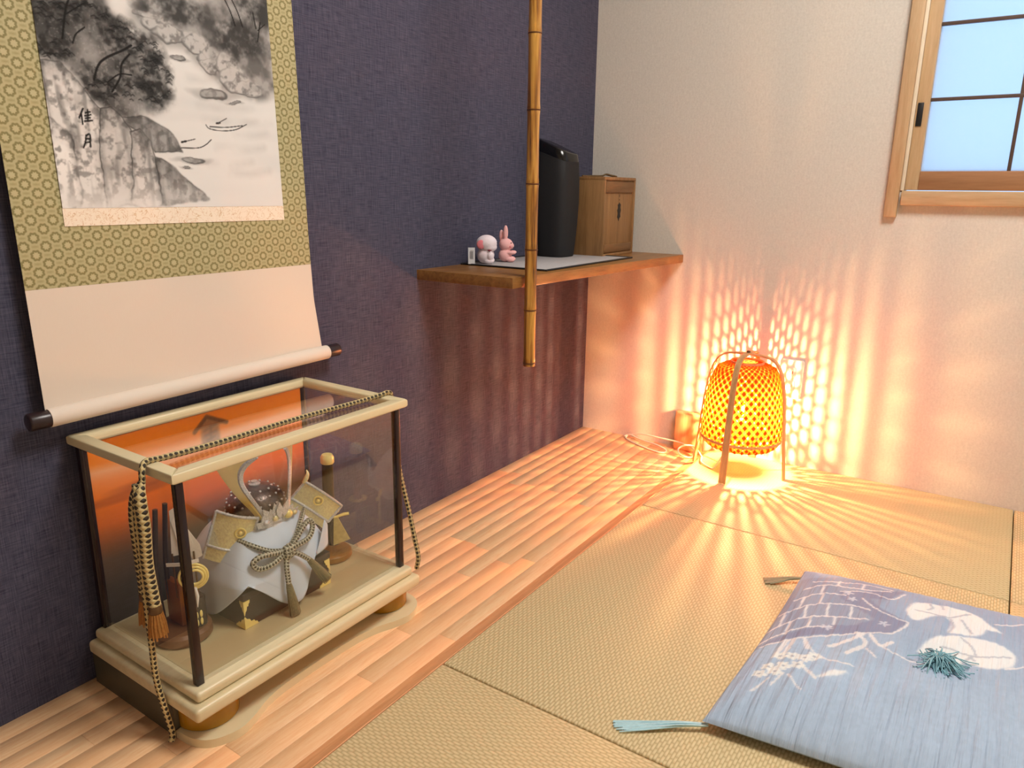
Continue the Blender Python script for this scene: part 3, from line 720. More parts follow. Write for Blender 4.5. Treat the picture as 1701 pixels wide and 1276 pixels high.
wbx = thing('wooden_box', 'upright wooden storage box with black leaf mark on its lid, in the corner', 'box', (0.1345, -0.158, SZ))
M_BOX = wood('paulownia_box', rgb(158, 118, 74), rgb(120, 86, 50), 'Z', 1.2, 0.55)
M_BOXD = wood('paulownia_batten', rgb(134, 96, 58), rgb(108, 76, 44), 'Y', 1.2, 0.55)
hx, hy, hz = 0.0525, 0.1075, 0.238
box('side_panel', (-hx, -hy, 0), (hx, -hy+0.009, hz-0.009), M_BOX, wbx, 0.001)
box('side_panel', (-hx, hy-0.009, 0), (hx, hy, hz-0.009), M_BOX, wbx, 0.001)
box('back_panel', (-hx, -hy+0.009, 0), (-hx+0.008, hy-0.009, hz-0.009), M_BOX, wbx, 0.001)
box('top_panel', (-hx, -hy, hz-0.009), (hx, hy, hz), M_BOX, wbx, 0.001)
box('bottom_panel', (-hx, -hy+0.009, 0), (hx, hy-0.009, 0.008), M_BOX, wbx, 0.001)
ld = box('lid', (hx-0.012, -hy+0.0095, 0.0085), (hx-0.005, hy-0.0095, hz-0.0095), M_BOX, wbx, 0.0006)
for z0, z1 in ((0.012, 0.036), (hz-0.046, hz-0.014)):
    box('batten', (0.0035, -hy+0.013, z0-0.0085), (0.0075, hy-0.013, z1-0.0085), M_BOXD, ld, 0.0006)
lf = [(0, 0.028), (0.006, 0.024), (0.012, 0.022), (0.010, 0.012), (0.015, 0.004), (0.010, -0.006), (0.013, -0.016), (0.005, -0.020), (0.0, -0.029), (-0.006, -0.021), (-0.012, -0.017), (-0.009, -0.006), (-0.014, 0.004), (-0.008, 0.011), (-0.011, 0.022), (-0.005, 0.022)]
M_MARK = plain('black_ink_mark', rgb(34, 26, 20), 0.6, nscale=60)
prism('leaf_mark', [(a*0.9+0.004, b+0.126) for a, b in lf], 0.0034, 0.0042, M_MARK, ld, 0, 'X')
for a, b in ((0.170, 0.178), (0.160, 0.164)):
    box('ink_stroke', (0.0034, 0.0025, a), (0.0041, 0.0048, b), M_MARK, ld)
M_BCORD = plain('brown_cord', rgb(96, 74, 44), 0.8, nscale=120)
tube('lid_cord', spline([(-0.03, -0.10, hz+0.002), (-0.02, -0.05, hz+0.003), (-0.005, -0.02, hz+0.004), (0.0, 0.0, hz+0.009), (0.01, 0.015, hz+0.006), (0.02, 0.03, hz+0.003), (0.005, 0.05, hz+0.003), (-0.01, 0.03, hz+0.008), (0.0, 0.0, hz+0.008)], 6), 0.0028, M_BCORD, wbx, 8)

def blob(name, parts, mat, parent, vox=0.0016):
    bm = bmesh.new()
    for c, s in parts:
        b2 = bmesh.ops.create_icosphere(bm, subdivisions=3, radius=1.0)
        bmesh.ops.scale(bm, vec=s, verts=b2['verts']); bmesh.ops.translate(bm, vec=c, verts=b2['verts'])
    o = from_bm(name, bm, mat, parent, True)
    r = o.modifiers.new('remesh', 'REMESH'); r.mode = 'VOXEL'; r.voxel_size = vox; r.use_smooth_shade = True
    s = o.modifiers.new('smooth', 'SMOOTH'); s.factor = 0.6; s.iterations = 6
    return o
def plush(name, c): return plain(name, c, 0.95, nscale=420, namt=0.08, bstr=0.5, bdist=0.0012)
M_PW, M_PP, M_PC = plush('white_plush', rgb(238, 226, 232)), plush('pink_plush', rgb(242, 186, 184)), plush('rose_plush', rgb(236, 140, 150))
toy = thing('plush_toy', 'round white plush toy with rose patch and paper tag, beside the pink rabbit', 'plush toy', (0.055, -0.690, MZ))
toy.rotation_euler = (0, 0, 0.6)
blob('body', [((0, 0, 0.022), (0.023, 0.022, 0.0225)), ((0.003, 0, 0.054), (0.0285, 0.0265, 0.0225)), ((0.006, 0, 0.044), (0.0255, 0.024, 0.014)), ((0.013, -0.018, 0.022), (0.008, 0.008, 0.012)), ((0.016, 0.016, 0.022), (0.008, 0.008, 0.012)), ((0.010, -0.014, 0.008), (0.013, 0.009, 0.0085)), ((0.012, 0.014, 0.008), (0.013, 0.009, 0.0085))], M_PW, toy)
ball('cheek_patch', (-0.011, -0.0215, 0.052), 0.0115, M_PC, toy, (1, 0.32, 1.05))
ball('cheek_patch', (-0.011, 0.0215, 0.052), 0.0115, M_PC, toy, (1, 0.32, 1.05))
ball('mouth', (0.012, -0.0225, 0.0365), 0.004, plush('dark_red_felt', rgb(120, 26, 44)), toy, (1.4, 0.5, 0.5))
for s_ in (-1, 1): ball('eye', (0.0305, s_*0.007+0.003, 0.056), 0.0016, M_BLACK, toy, (0.7, 1, 1), 2)
tg = box('paper_tag', (-0.048, -0.008, 0.001), (-0.0465, 0.010, 0.044), plain('tag_paper', rgb(228, 232, 238), 0.6, nscale=60, namt=0.03), toy)
tg.rotation_euler = (0, 0, 1.6); tg.location = (-0.036, -0.026, 0.001)
for i in range(4): box('tag_print', (-0.0011, -0.004+0.0024*i, 0.012+0.002*(i % 2)), (-0.00076, -0.0028+0.0024*i, 0.036-0.003*(i % 2)), M_BLACK, tg)
rb = thing('plush_toy', 'pink plush rabbit with upright ears sitting beside the white plush toy', 'plush toy', (0.066, -0.6130, MZ))
rb.rotation_euler = (0, 0, 0.5)
blob('body', [((0, 0, 0.019), (0.0185, 0.018, 0.019)), ((0.002, 0, 0.0475), (0.0195, 0.0195, 0.0175)), ((0.016, 0, 0.044), (0.009, 0.011, 0.009)), ((0.002, -0.007, 0.080), (0.0068, 0.0055, 0.021)), ((-0.011, 0.005, 0.070), (0.0068, 0.0055, 0.018)), ((0.018, -0.012, 0.026), (0.014, 0.006, 0.0055)), ((0.018, 0.013, 0.026), (0.014, 0.006, 0.0055)), ((0.016, -0.010, 0.0075), (0.013, 0.008, 0.0075)), ((0.016, 0.011, 0.0075), (0.013, 0.008, 0.0075))], M_PP, rb)
for s_ in (-1, 1): ball('eye', (0.018, s_*0.0115, 0.0525), 0.0018, M_BLACK, rb, (0.8, 1, 1), 2)
tube('mouth', [(0.0225, -0.006, 0.042), (0.0245, -0.003, 0.0395), (0.0252, 0, 0.041), (0.0245, 0.003, 0.0395), (0.0225, 0.006, 0.042)], 0.0007, M_BLACK, rb, 6)
for s_ in (-1, 1): ball('cheek', (0.0155, s_*0.0135, 0.043), 0.004, M_PC, rb, (0.7, 0.5, 0.8), 2)

# ================================================================ glass display case
CO = Vector((0.16, -1.54, WOODZ))
case = thing('display_case', 'glass display case with cream frame and dark posts on the pine deck', 'display case', CO)
def cb(name, lo, hi, m, bev=0.0, parent=case, seg=2): return box(name, Vector(lo)-CO, Vector(hi)-CO, m, parent, bev, seg)
M_CREAM = plain('cream_lacquer', rgb(222, 208, 168), 0.32, nscale=12, namt=0.03)
M_CREAM2 = wood('cream_mould', rgb(224, 210, 172), rgb(206, 190, 148), 'Y', 0.8, 0.35)
M_POST = plain('dark_red_lacquer', rgb(34, 16, 19), 0.22, nscale=14, namt=0.1)
M_OLIVE = plain('dark_olive_panel', rgb(84, 78, 60), 0.5, nscale=14, namt=0.06)
M_AMBER = plain('amber_lacquer', rgb(168, 122, 18), 0.16, nscale=10, namt=0.06)
half = [(0.255, -1.787), (0.296, -1.782), (0.322, -1.764), (0.335, -1.728), (0.328, -1.694), (0.314, -1.660), (0.305, -1.615), (0.302, -1.5275)]
hp = [(v.x, v.y) for v in spline([(a, b, 0) for a, b in half], 5)]
mir = [(a, -3.055-b) for a, b in hp[::-1]][1:]
outl = hp+mir+[(0.03, -1.268), (0.03, -1.768), (0.255, -1.768)]
prism('foot_board', [(a-CO.x, b-CO.y) for a, b in outl], 0.0, 0.015, M_CREAM, case, 0.002)
for yy in (-1.731, -1.324): lathe('amber_foot', [(0.044, 0.0152), (0.048, 0.0165), (0.0485, 0.03), (0.0485, 0.0595)], M_AMBER, case, 40, (0.258-CO.x, yy-CO.y, 0))
cb('skirt_panel', (0.012, -1.787, -0.019), (0.2545, -1.7685, 0.0415), M_OLIVE, 0.001)
cb('skirt_panel', (0.012, -1.2865, -0.019), (0.2545, -1.268, 0.0415), M_OLIVE, 0.001)
cb('skirt_panel', (0.200, -1.684, -0.0038), (0.214, -1.371, 0.0415), M_CREAM, 0.001)
cb('base_plinth', (0.012, -1.792, 0.0417), (0.3290, -1.2865, 0.0650), M_CREAM2, 0.0065, seg=4)
cb('base_floor', (0.016, -1.7805, 0.0652), (0.3170, -1.2955, 0.0830), M_CREAM2, 0.006, seg=4)
cb('floor_inlay', (0.0335, -1.7560, 0.0831), (0.2860, -1.3170, 0.0837), plain('tan_inlay', rgb(196, 176, 132), 0.3, nscale=12, namt=0.04))
ZT0, ZT1 = 0.4175, 0.4345
for y0 in (-1.7690, -1.3160):
    for x0 in (0.018, 0.2885): cb('post', (x0, y0, 0.0831), (x0+0.0122, y0+0.0122, ZT0), M_POST, 0.001)
FX0, FX1, FY0, FY1, FWD = 0.0095, 0.3065, -1.7765, -1.2875, 0.0225
def miter(name, pts):   # frame rail with mitred ends, rounded outside edges
    return prism(name, [(a-CO.x, b-CO.y) for a, b in pts], ZT0-CO.z, ZT1-CO.z, M_CREAM, case, 0.0042, 'Z', 3)
miter('top_rail', [(FX1, FY0), (FX1, FY1), (FX1-FWD, FY1-FWD), (FX1-FWD, FY0+FWD)])
miter('top_rail', [(FX0, FY0), (FX0+FWD, FY0+FWD), (FX0+FWD, FY1-FWD), (FX0, FY1)])
miter('top_rail', [(FX0, FY0), (FX1, FY0), (FX1-FWD, FY0+FWD), (FX0+FWD, FY0+FWD)])
miter('top_rail', [(FX0, FY1), (FX0+FWD, FY1-FWD), (FX1-FWD, FY1-FWD), (FX1, FY1)])
def glass(name='clear_glass', refl=1.0, tint=(0.985, 0.99, 0.985, 1), rough=0.0):
    t = NT(name); tp = t.n('ShaderNodeBsdfTransparent'); tp.inputs[0].default_value = tint
    gl = t.n('ShaderNodeBsdfGlossy'); gl.inputs[0].default_value = (1, 1, 1, 1); gl.inputs[1].default_value = rough
    fr = t.n('ShaderNodeFresnel'); fr.inputs[0].default_value = 1.45
    geo = t.n('ShaderNodeNewGeometry')
    # both faces of a thin pane reflect like the front one
    ior = t.math('ADD', t.math('MULTIPLY', geo.outputs['Backfacing'], 1/1.45-1.45), 1.45); t.put(fr.inputs[0], ior)
    f = t.math('MULTIPLY', t.math('MINIMUM', fr.outputs[0], 0.5), refl)
    mx = t.n('ShaderNodeMixShader'); t.put(mx.inputs[0], f)
    t.t.links.new(tp.outputs[0], mx.inputs[1]); t.t.links.new(gl.outputs[0], mx.inputs[2])
    return t.done(mx.outputs[0])
M_GLASS = glass()
cb('glass_pane', (0.2945, -1.7565, 0.0832), (0.2963, -1.3163, ZT0-0.0002), M_GLASS)
cb('glass_pane', (0.0305, -1.7650, 0.0832), (0.2882, -1.7632, ZT0-0.0002), M_GLASS)
cb('glass_pane', (0.0305, -1.3090, 0.0832), (0.2882, -1.3072, ZT0-0.0002), M_GLASS)
cb('glass_pane', (0.0322, -1.7538, 0.4262), (0.2838, -1.3102, 0.4278), M_GLASS)
# printed sunset backdrop, with a reflection in the top glass painted into it
bc = Canvas(441, 334, 2.0, (0.2, 0.2, 0.2)); Zv = bc.Y/1000+0.0835
st = [(0.083, (74, 68, 60)), (0.15, (82, 74, 64)), (0.205, (104, 82, 64)), (0.235, (150, 92, 56)), (0.27, (228, 116, 50)), (0.31, (248, 128, 42)), (0.345, (252, 154, 84)), (0.365, (255, 188, 140)), (0.38, (250, 146, 50)), (0.42, (246, 132, 20))]
for ch in range(3): bc.c[..., ch] = np.interp(Zv+0.006*np.sin(bc.X/90), [s[0] for s in st], [s[1][ch]/255 for s in st])
refl_house = [(205, 268), (205, 306), (196, 303), (218, 324), (256, 306), (244, 306), (244, 268)]  # house-shaped glass reflection, laid into the print colour with roof line and marks
bc.lay(bc.poly(refl_house, 1), (0.52, 0.40, 0.33), 0.75)
bc.lay(bc.line([(192, 302), (219, 326), (260, 305)], 5, 3), (0.38, 0.26, 0.18), 0.8)
for a in ((212, 300, 236, 306), (226, 306, 224, 280), (214, 290, 236, 294), (216, 280, 232, 284)): bc.lay(bc.line([a[:2], a[2:]], 2, 3), (0.40, 0.31, 0.26), 0.6)
for yy, xx in ((238, 120), (230, 300), (250, 360), (225, 60)): bc.lay(bc.ell(xx, yy, 60, 6, 0.9), (0.55, 0.30, 0.2), 0.4)
M_PRINT = print_mat('printed_backdrop', 0.45)
print_grid('backdrop_print', bc, lambda X, Y: np.stack([np.full(X.shape, 0.0290-CO.x), -1.7565+X/1000-CO.y, 0.0835+Y/1000-CO.z], -1), M_PRINT, case)
cb('back_board', (0.0200, -1.7566, 0.0832), (0.0286, -1.3162, ZT0-0.0002), M_OLIVE)

# ---------------------------------------------------------------- inside the case
M_GOLD = plain('bright_gold', (1.0, 0.80, 0.28, 1), 0.3, 0.25, nscale=60, namt=0.04)
M_GOLDF = plain('chased_gold', (1.0, 0.80, 0.44, 1), 0.36, 0.3, nscale=260, namt=0.2, bstr=0.7, bdist=0.001)
M_SILV = plain('beaded_silver', (0.92, 0.90, 0.86, 1), 0.3, 0.35, nscale=420, namt=0.35, bstr=0.8, bdist=0.0012)
M_DARKM = plain('dark_riveted_iron', (0.20, 0.15, 0.13, 1), 0.32, 0.8, nscale=240, namt=0.4, bstr=0.6)
M_BROWNB = plain('brown_lacquer', rgb(96, 66, 34), 0.3, nscale=16)
CF = 0.0838
ab = thing('armor_chest', 'low dark lacquer chest with gold corner fittings under the helmet', 'chest', (0.151, -1.5355, CF))
M_CHEST = plain('dark_grey_lacquer', rgb(58, 48, 42), 0.35, nscale=20)
box('body', (-0.080, -0.0955, 0.0), (0.080, 0.0955, 0.054), M_CHEST, ab, 0.002)
box('lid', (-0.083, -0.0985, 0.0545), (0.083, 0.0985, 0.068), M_CHEST, ab, 0.002)
fit = [(0, 0), (0.026, 0), (0.024, 0.005), (0.020, 0.006), (0.018, 0.010), (0.012, 0.010), (0.009, 0.016), (0.004, 0.018), (0, 0.024)]
for s_ in (-1, 1):
    for top in (0, 1):
        P = [(s_*(0.0958-a), (0.053-b) if top else b+0.0005) for a, b in fit]
        if top: P = [(s_*(0.0958-a*0.45), 0.053-b*1.1) for a, b in fit]
        prism('corner_fitting', P, 0.0801, 0.0815, M_GOLD, ab, 0, 'X')
        P = [(0.0815-a, (0.053-b) if top else b+0.0005) for a, b in fit]
        if top: P = [(0.0815-a*0.45, 0.053-b*1.1) for a, b in fit]
        prism('corner_fitting', P, s_*0.0957, s_*0.0971, M_GOLD, ab, 0, 'Y')

# pale cloth draped over the chest
cl_o = Vector((0.153, -1.5375, CF+0.0005))
def cloth():
    V = []; F = []; nphi, nt = 128, 30; th = 0.0012
    def pt(phi, t_, off):
        c, s = math.cos(phi), math.sin(phi)
        R = 1/((abs(c)/0.093)**5+(abs(s)/0.108)**5)**0.2
        zb = 0.012+0.072*(1-abs(math.cos(2*phi)))**0.9
        if s > 0.3: zb += 0.055*min(1, (s-0.3)/0.4)
        if t_ < 0.62:
            q = t_/0.62; r = 0.040+(R-0.040)*(q**0.85); z = 0.165-(0.165-0.080)*(q**2.0)
        else:
            q = (t_-0.62)/0.38; r = R*(1+0.05*q*math.cos(2*phi)**2); z = 0.080+(zb-0.080)*q
        r += 0.0022*math.sin(7*phi+1)*t_+0.0015*math.sin(13*phi)*t_
        return Vector((c*(r+off), s*(r+off), z+off*0.7))
    for sgn in (0, 1):
        for j in range(nt+1):
            for i in range(nphi): V.append(pt(2*PI*i/nphi, j/nt, th*sgn))
    N = (nt+1)*nphi
    for j in range(nt):
        for i in range(nphi):
            i2 = (i+1) % nphi; a, b, c, d = j*nphi+i, j*nphi+i2, (j+1)*nphi+i2, (j+1)*nphi+i
            F.append((a, b, c, d)); F.append((N+d, N+c, N+b, N+a))
    for i in range(nphi):
        i2 = (i+1) % nphi; F.append((i, N+i, N+i2, i2)); k = nt*nphi; F.append((k+i2, N+k+i2, N+k+i, k+i))
    return V, F
M_CLOTH = plain('pale_blue_cloth', rgb(206, 216, 228), 0.75, nscale=500, namt=0.03, bstr=0.1)
V, F = cloth(); co_ = mesh('draped_cloth', V, F, M_CLOTH, None, True); co_.location = cl_o
tag(co_, 'pale blue cloth draped over the dark chest below the gold helmet', 'cloth')

# helmet with horns, side flaps and tied chin cord
HO = Vector((0.155, -1.536, CF+0.166))
hel = thing('samurai_helmet', 'miniature samurai helmet with tall gold horns and tied silver cord', 'helmet', HO)
def HL(p): return Vector(p)-HO
lathe('bowl', [(0.053, 0.0), (0.054, 0.010), (0.051, 0.026), (0.043, 0.040), (0.030, 0.049), (0.014, 0.0535), (0.004, 0.054)], M_DARKM, hel, 32)
lathe('crown_knob', [(0.010, 0.0535), (0.0105, 0.056), (0.006, 0.058), (0.006, 0.061), (0.001, 0.062)], M_SILV, hel, 16)
rv = None
for j, (r_, z_) in enumerate(((0.0535, 0.014), (0.0500, 0.028), (0.0415, 0.041), (0.029, 0.0495))):
    n = (22, 20, 16, 10)[j]
    for i in range(n):
        a = 2*PI*(i+0.5*(j % 2))/n; p = (r_*math.cos(a), r_*math.sin(a), z_)
        if rv is None: rv = ball('rivet', p, 0.0026, M_SILV, hel, (1, 1, 1), 1)
        else:
            o = rv.copy(); link(o, hel); o.location = p
ringp = [(0.0575*math.cos(a), 0.0575*math.sin(a), -0.002) for a in np.linspace(-PI*0.95, PI*0.95, 40)]
tube('brow_rim', ringp, 0.0042, M_SILV, hel, 10)
visor = [(0.060*math.cos(a), 0.060*math.sin(a), -0.010+0.004*abs(a)) for a in np.linspace(-1.3, 1.3, 24)]
ribbon('visor', visor, [(0.55*math.cos(a), 0.55*math.sin(a), -0.9) for a in np.linspace(-1.3, 1.3, 24)], 0.014, 0.0014, M_SILV, hel)
ng = [[((0.056+0.030*k/3)*math.cos(a), (0.056+0.030*k/3)*math.sin(a), -0.004-0.013*k) for a in np.linspace(PI*0.42, PI*1.58, 30)] for k in range(3)]
for row in ng: ribbon('neck_guard', row, [(0.5*p[0], 0.5*p[1], -0.05) for p in row], 0.016, 0.0014, M_DARKM, hel)
# crest plate with scrolls over the brow
cr = [(-0.042, 0.0), (-0.046, 0.012), (-0.036, 0.010), (-0.033, 0.022), (-0.022, 0.016), (-0.016, 0.030), (-0.008, 0.022), (0, 0.040), (0.008, 0.022), (0.016, 0.030), (0.022, 0.016), (0.033, 0.022), (0.036, 0.010), (0.046, 0.012), (0.042, 0.0), (0.02, -0.006), (0, -0.008), (-0.02, -0.006)]
o = prism('crest_plate', cr, 0.0, 0.002, M_SILV, hel, 0, 'X'); o.location = (0.058, 0, -0.002); o.rotation_euler = (0, 0.12, 0)
for y_, z_, r_, m_ in ((0.022, 0.004, 0.0085, M_GOLD), (-0.006, 0.006, 0.006, M_GOLDF), (-0.026, 0.004, 0.006, M_SILV), (0.036, 0.002, 0.005, M_GOLDF)):
    ball('crest_boss', (0.062, y_, z_), r_, m_, hel, (0.7, 1, 1), 2)
for k, (y_, a_) in enumerate(((-0.016, 0.5), (-0.004, 0.1), (0.010, -0.35), (0.0, -0.05))):
    lfp = [(0, 0), (0.006, 0.008), (0.007, 0.018), (0.0, 0.032), (-0.007, 0.018), (-0.006, 0.008)]
    o = prism('crest_leaf', [(a*math.cos(a_)-b*math.sin(a_)+y_, a*math.sin(a_)+b*math.cos(a_)) for a, b in lfp], 0, 0.0014, M_SILV, hel, 0, 'X'); o.location = (0.0605+0.0015*k, 0, 0.004)
hornO = [(0.010, 0.258), (0.026, 0.280), (0.043, 0.300), (0.060, 0.325), (0.0705, 0.344), (0.080, 0.366), (0.062, 0.379), (0.030, 0.382)]
hornI = [(-0.003, 0.266), (0.0075, 0.283), (0.0175, 0.299), (0.030, 0.322), (0.033, 0.336), (0.030, 0.349), (0.020, 0.362), (0.004, 0.375)]
linO = [(0.004, 0.262), (0.015, 0.281), (0.026, 0.297), (0.039, 0.320), (0.042, 0.338), (0.038, 0.355), (0.026, 0.370), (0.006, 0.3785)]
linI = [(a-0.0012, b) for a, b in hornI]
def plate(name, O_, I_, base, d, n_, th, off, mat, parent):
    d = Vector(d).normalized(); n_ = Vector(n_).normalized(); V = []; F = []
    O_ = spline([(a, 0, b) for a, b in O_], 3); I_ = spline([(a, 0, b) for a, b in I_], 3)
    def W(p, o): return Vector((base[0], base[1], 0))+d*p.x+Vector((0, 0, p.z))+n_*o-HO
    for p, q in zip(O_, I_):
        mid = (p+q)/2
        V += [W(p, off-th*0.2), W(p, off+th*0.2), W(mid, off+th*0.7), W(q, off+th*0.2), W(q, off-th*0.2), W(mid, off-th*0.7)]
    m_ = len(O_)
    for i in range(m_-1):
        for k in range(6): F.append((i*6+k, i*6+(k+1) % 6, i*6+6+(k+1) % 6, i*6+6+k))
    F.append((5, 4, 3, 2, 1, 0)); F.append(tuple((m_-1)*6+k for k in range(6)))
    o = autosmooth(mesh(name, V, F, mat, parent, True), 25)
    bm = bmesh.new(); bm.from_mesh(o.data); bmesh.ops.recalc_face_normals(bm, faces=bm.faces); bm.to_mesh(o.data); bm.free(); return o
for s_ in (-1, 1):
    b_ = (0.214, -1.537+s_*0.026); d_ = ((-0.82, -0.58, 0), (-0.66, 0.75, 0))[s_ > 0]; n_ = ((0.58, -0.82, 0), (0.75, 0.66, 0))[s_ > 0]
    h_ = plate('horn', hornO, hornI, b_, d_, n_, 0.0040, 0.0, M_GOLD, hel)
    plate('horn_lining', linO, linI, b_, d_, n_, 0.0050, 0.0, M_SILV, h_)
# side flaps: curved chased plates with beaded border, round crest and lower band
def flap(center, e1, n_, ang, w_, h_, curve, s_):
    e1 = Vector(e1).normalized(); n_ = Vector(n_).normalized(); e2 = Vector((0, 0, 1))
    a1 = e1*math.cos(ang)+e2*math.sin(ang); a2 = -e1*math.sin(ang)+e2*math.cos(ang); c0 = Vector(center)-HO
    def pos(u, v, off=0): return c0+a1*(u*w_/2)+a2*(v*h_/2)+n_*(curve*(1-u*u)+off)
    def sheet(name, u0, u1, v0, v1, off, mat, parent, th=0.0016, nu=14, nv=6):
        V = []; F = []
        for k in (0, 1):
            for j in range(nv+1):
                for i in range(nu+1): V.append(pos(u0+(u1-u0)*i/nu, v0+(v1-v0)*j/nv, off-th*k))
        N = (nu+1)*(nv+1); W = nu+1
        for j in range(nv):
            for i in range(nu):
                a = j*W+i; F.append((a, a+1, a+1+W, a+W)); F.append((N+a+W, N+a+1+W, N+a+1, N+a))
        rim = [i for i in range(W)]+[j*W+nu for j in range(1, nv+1)]+[nv*W+i for i in range(nu-1, -1, -1)]+[j*W for j in range(nv-1, 0, -1)]
        for a, b in zip(rim, rim[1:]+rim[:1]): F.append((a, N+a, N+b, b))
        return autosmooth(mesh(name, V, F, mat, parent, True), 40)
    f = sheet('side_flap', -1, 1, -0.40, 1, 0, M_GOLDF, hel)
    sheet('flap_band', -1, 1, -1, -0.46, 0.0005, M_GOLDF, f)
    bd = [pos(-1+2*i/12, 1, 0.0005) for i in range(13)]+[pos(1, 1-1.4*i/8, 0.0005) for i in range(1, 9)]
    tube('beaded_border', bd, 0.0028, M_SILV, f, 8)
    tube('beaded_border', [pos(-1, 1-2*i/10, 0.0005) for i in range(11)], 0.0028, M_SILV, f, 8)
    tube('beaded_border', [pos(-1+2*i/12, -0.43, 0.001) for i in range(13)], 0.0026, M_SILV, f, 8)
    cc = pos(0.35*s_, 0.35, 0.002); R_ = 0.0085
    tube('crest_ring', [cc+a1*(R_*math.cos(a))+a2*(R_*math.sin(a)) for a in np.linspace(0, 2*PI, 25)], 0.0018, M_GOLD, f, 8)
    ball('crest_stud', cc, 0.0042, M_GOLD, f, (1, 1, 1), 2)
    return f, pos
flap((0.182, -1.6115, 0.236), (0.577, 0.817, 0), (0.817, -0.577, 0), -0.33, 0.070, 0.088, 0.010, 1)
f2, pos2 = flap((0.180, -1.424, 0.228), (0.62, 0.78, 0), (0.75, -0.5, 0.45), -0.72, 0.088, 0.058, 0.014, 0)
tube('flap_tip', spline([pos2(-1, 0.9), pos2(-1.12, 1.5, 0.002), pos2(-1.3, 1.75, 0.004)], 5), [0.0045]*4+[0.004, 0.0035, 0.003, 0.0025, 0.002, 0.0015, 0.001], M_GOLDF, f2, 8)
for i in range(6): ball('lacing', pos2(-0.7+0.3*i, -1.12, 0.0), 0.0042, M_CHEST, f2, (1.3, 1, 0.8), 1)
# chin cord: double line to a bow with two loops and two tasselled tails
def braid(name, c1, c2, p=0.0075, k=2.0, rough=0.5, metal=0.0):
    t = NT(name); U_, V_, _ = t.xyz(t.coord('UV'))
    a = t.math('SINE', t.math('MULTIPLY', t.math('ADD', t.math('MULTIPLY', U_, k), t.math('DIVIDE', V_, p)), 2*PI))
    b = t.math('SINE', t.math('MULTIPLY', t.math('SUBTRACT', t.math('MULTIPLY', U_, k), t.math('DIVIDE', V_, p)), 2*PI))
    ab_ = t.math('MULTIPLY', a, b)
    f = t.math('GREATER_THAN', ab_, 0.12)
    return t.done(t.bsdf(t.mix(f, c1, c2), rough, metal, t.bump(t.math('ABSOLUTE', ab_), 0.8, 0.0015)))
M_CHIN = braid('olive_silver_braid', rgb(186, 182, 160), rgb(74, 70, 52), 0.011, 2.0)
M_TASS = plain('olive_silver_thread', rgb(132, 124, 88), 0.45, nscale=300, namt=0.3, bstr=0.5)
K0 = (0.246, -1.546, 0.2035)
tube('chin_cord', spline([HL(p) for p in ((0.196, -1.606, 0.232), (0.222, -1.598, 0.2265), (0.238, -1.575, 0.212), K0)], 8), 0.0042, M_CHIN, hel, 10)
tube('chin_cord', spline([HL(p) for p in ((0.206, -1.470, 0.244), (0.224, -1.492, 0.236), (0.240, -1.520, 0.218), K0)], 8), 0.0042, M_CHIN, hel, 10)
tube('bow_loop', spline([HL(p) for p in (K0, (0.2480, -1.570, 0.2085), (0.2440, -1.598, 0.2125), (0.2400, -1.612, 0.2045), (0.2450, -1.604, 0.192), (0.252, -1.580, 0.1935), K0)], 8), 0.0050, M_CHIN, hel, 10)
tube('bow_loop', spline([HL(p) for p in (K0, (0.246, -1.527, 0.214), (0.243, -1.503, 0.233), (0.240, -1.486, 0.237), (0.243, -1.483, 0.2235), (0.250, -1.502, 0.2085), K0)], 8), 0.0050, M_CHIN, hel, 10)
for k, (dy, r_) in enumerate(((-0.0068, 0.0072), (0.0, 0.0085), (0.0068, 0.0072))):
    tube('bow_knot', [HL((0.2510+0.6*r_*math.cos(a), -1.5455+dy+0.0012*math.sin(a), 0.2025+1.25*r_*math.sin(a))) for a in np.linspace(0, 2*PI, 25)], 0.0046, M_CHIN, hel, 10)
def tail(pts, splay):
    tube('cord_tail', spline([HL(p) for p in pts[:3]], 6), 0.0048, M_CHIN, hel, 10)
    a, b = Vector(pts[2]), Vector(pts[3]); d = (b-a)
    ax = d.normalized(); sd = ax.cross(Vector((1, 0, 0))).normalized(); fd = ax.cross(sd)
    bm_v = []; 
    P = [HL(a), HL(a+d*0.12), HL(a+d*0.5), HL(a+d*0.97), HL(b)]
    tube('tassel', P, [0.0048, 0.0062, 0.0080, 0.0098, 0.0088], M_TASS, hel, 14, True, 0.6)
    for i in range(9):
        off = sd*(0.0095*(i-4)/4); n_ = fd*(0.0044*math.sqrt(max(0, 1-((i-4)/4.6)**2)))
        for sgn in (-1, 1):
            tube('tassel_thread', [HL(a+d*0.15+off*0.5+n_*sgn*0.9), HL(a+d*0.6+off*0.8+n_*sgn*1.15), HL(b+off*0.98+n_*sgn*1.25)], 0.0011, M_TASS, hel, 5)
tail([K0, (0.256, -1.556, 0.178), (0.261, -1.558, 0.148), (0.266, -1.552, 0.0865)], 1)
tail([K0, (0.256, -1.528, 0.192), (0.260, -1.510, 0.175), (0.262, -1.472, 0.118)], 1)

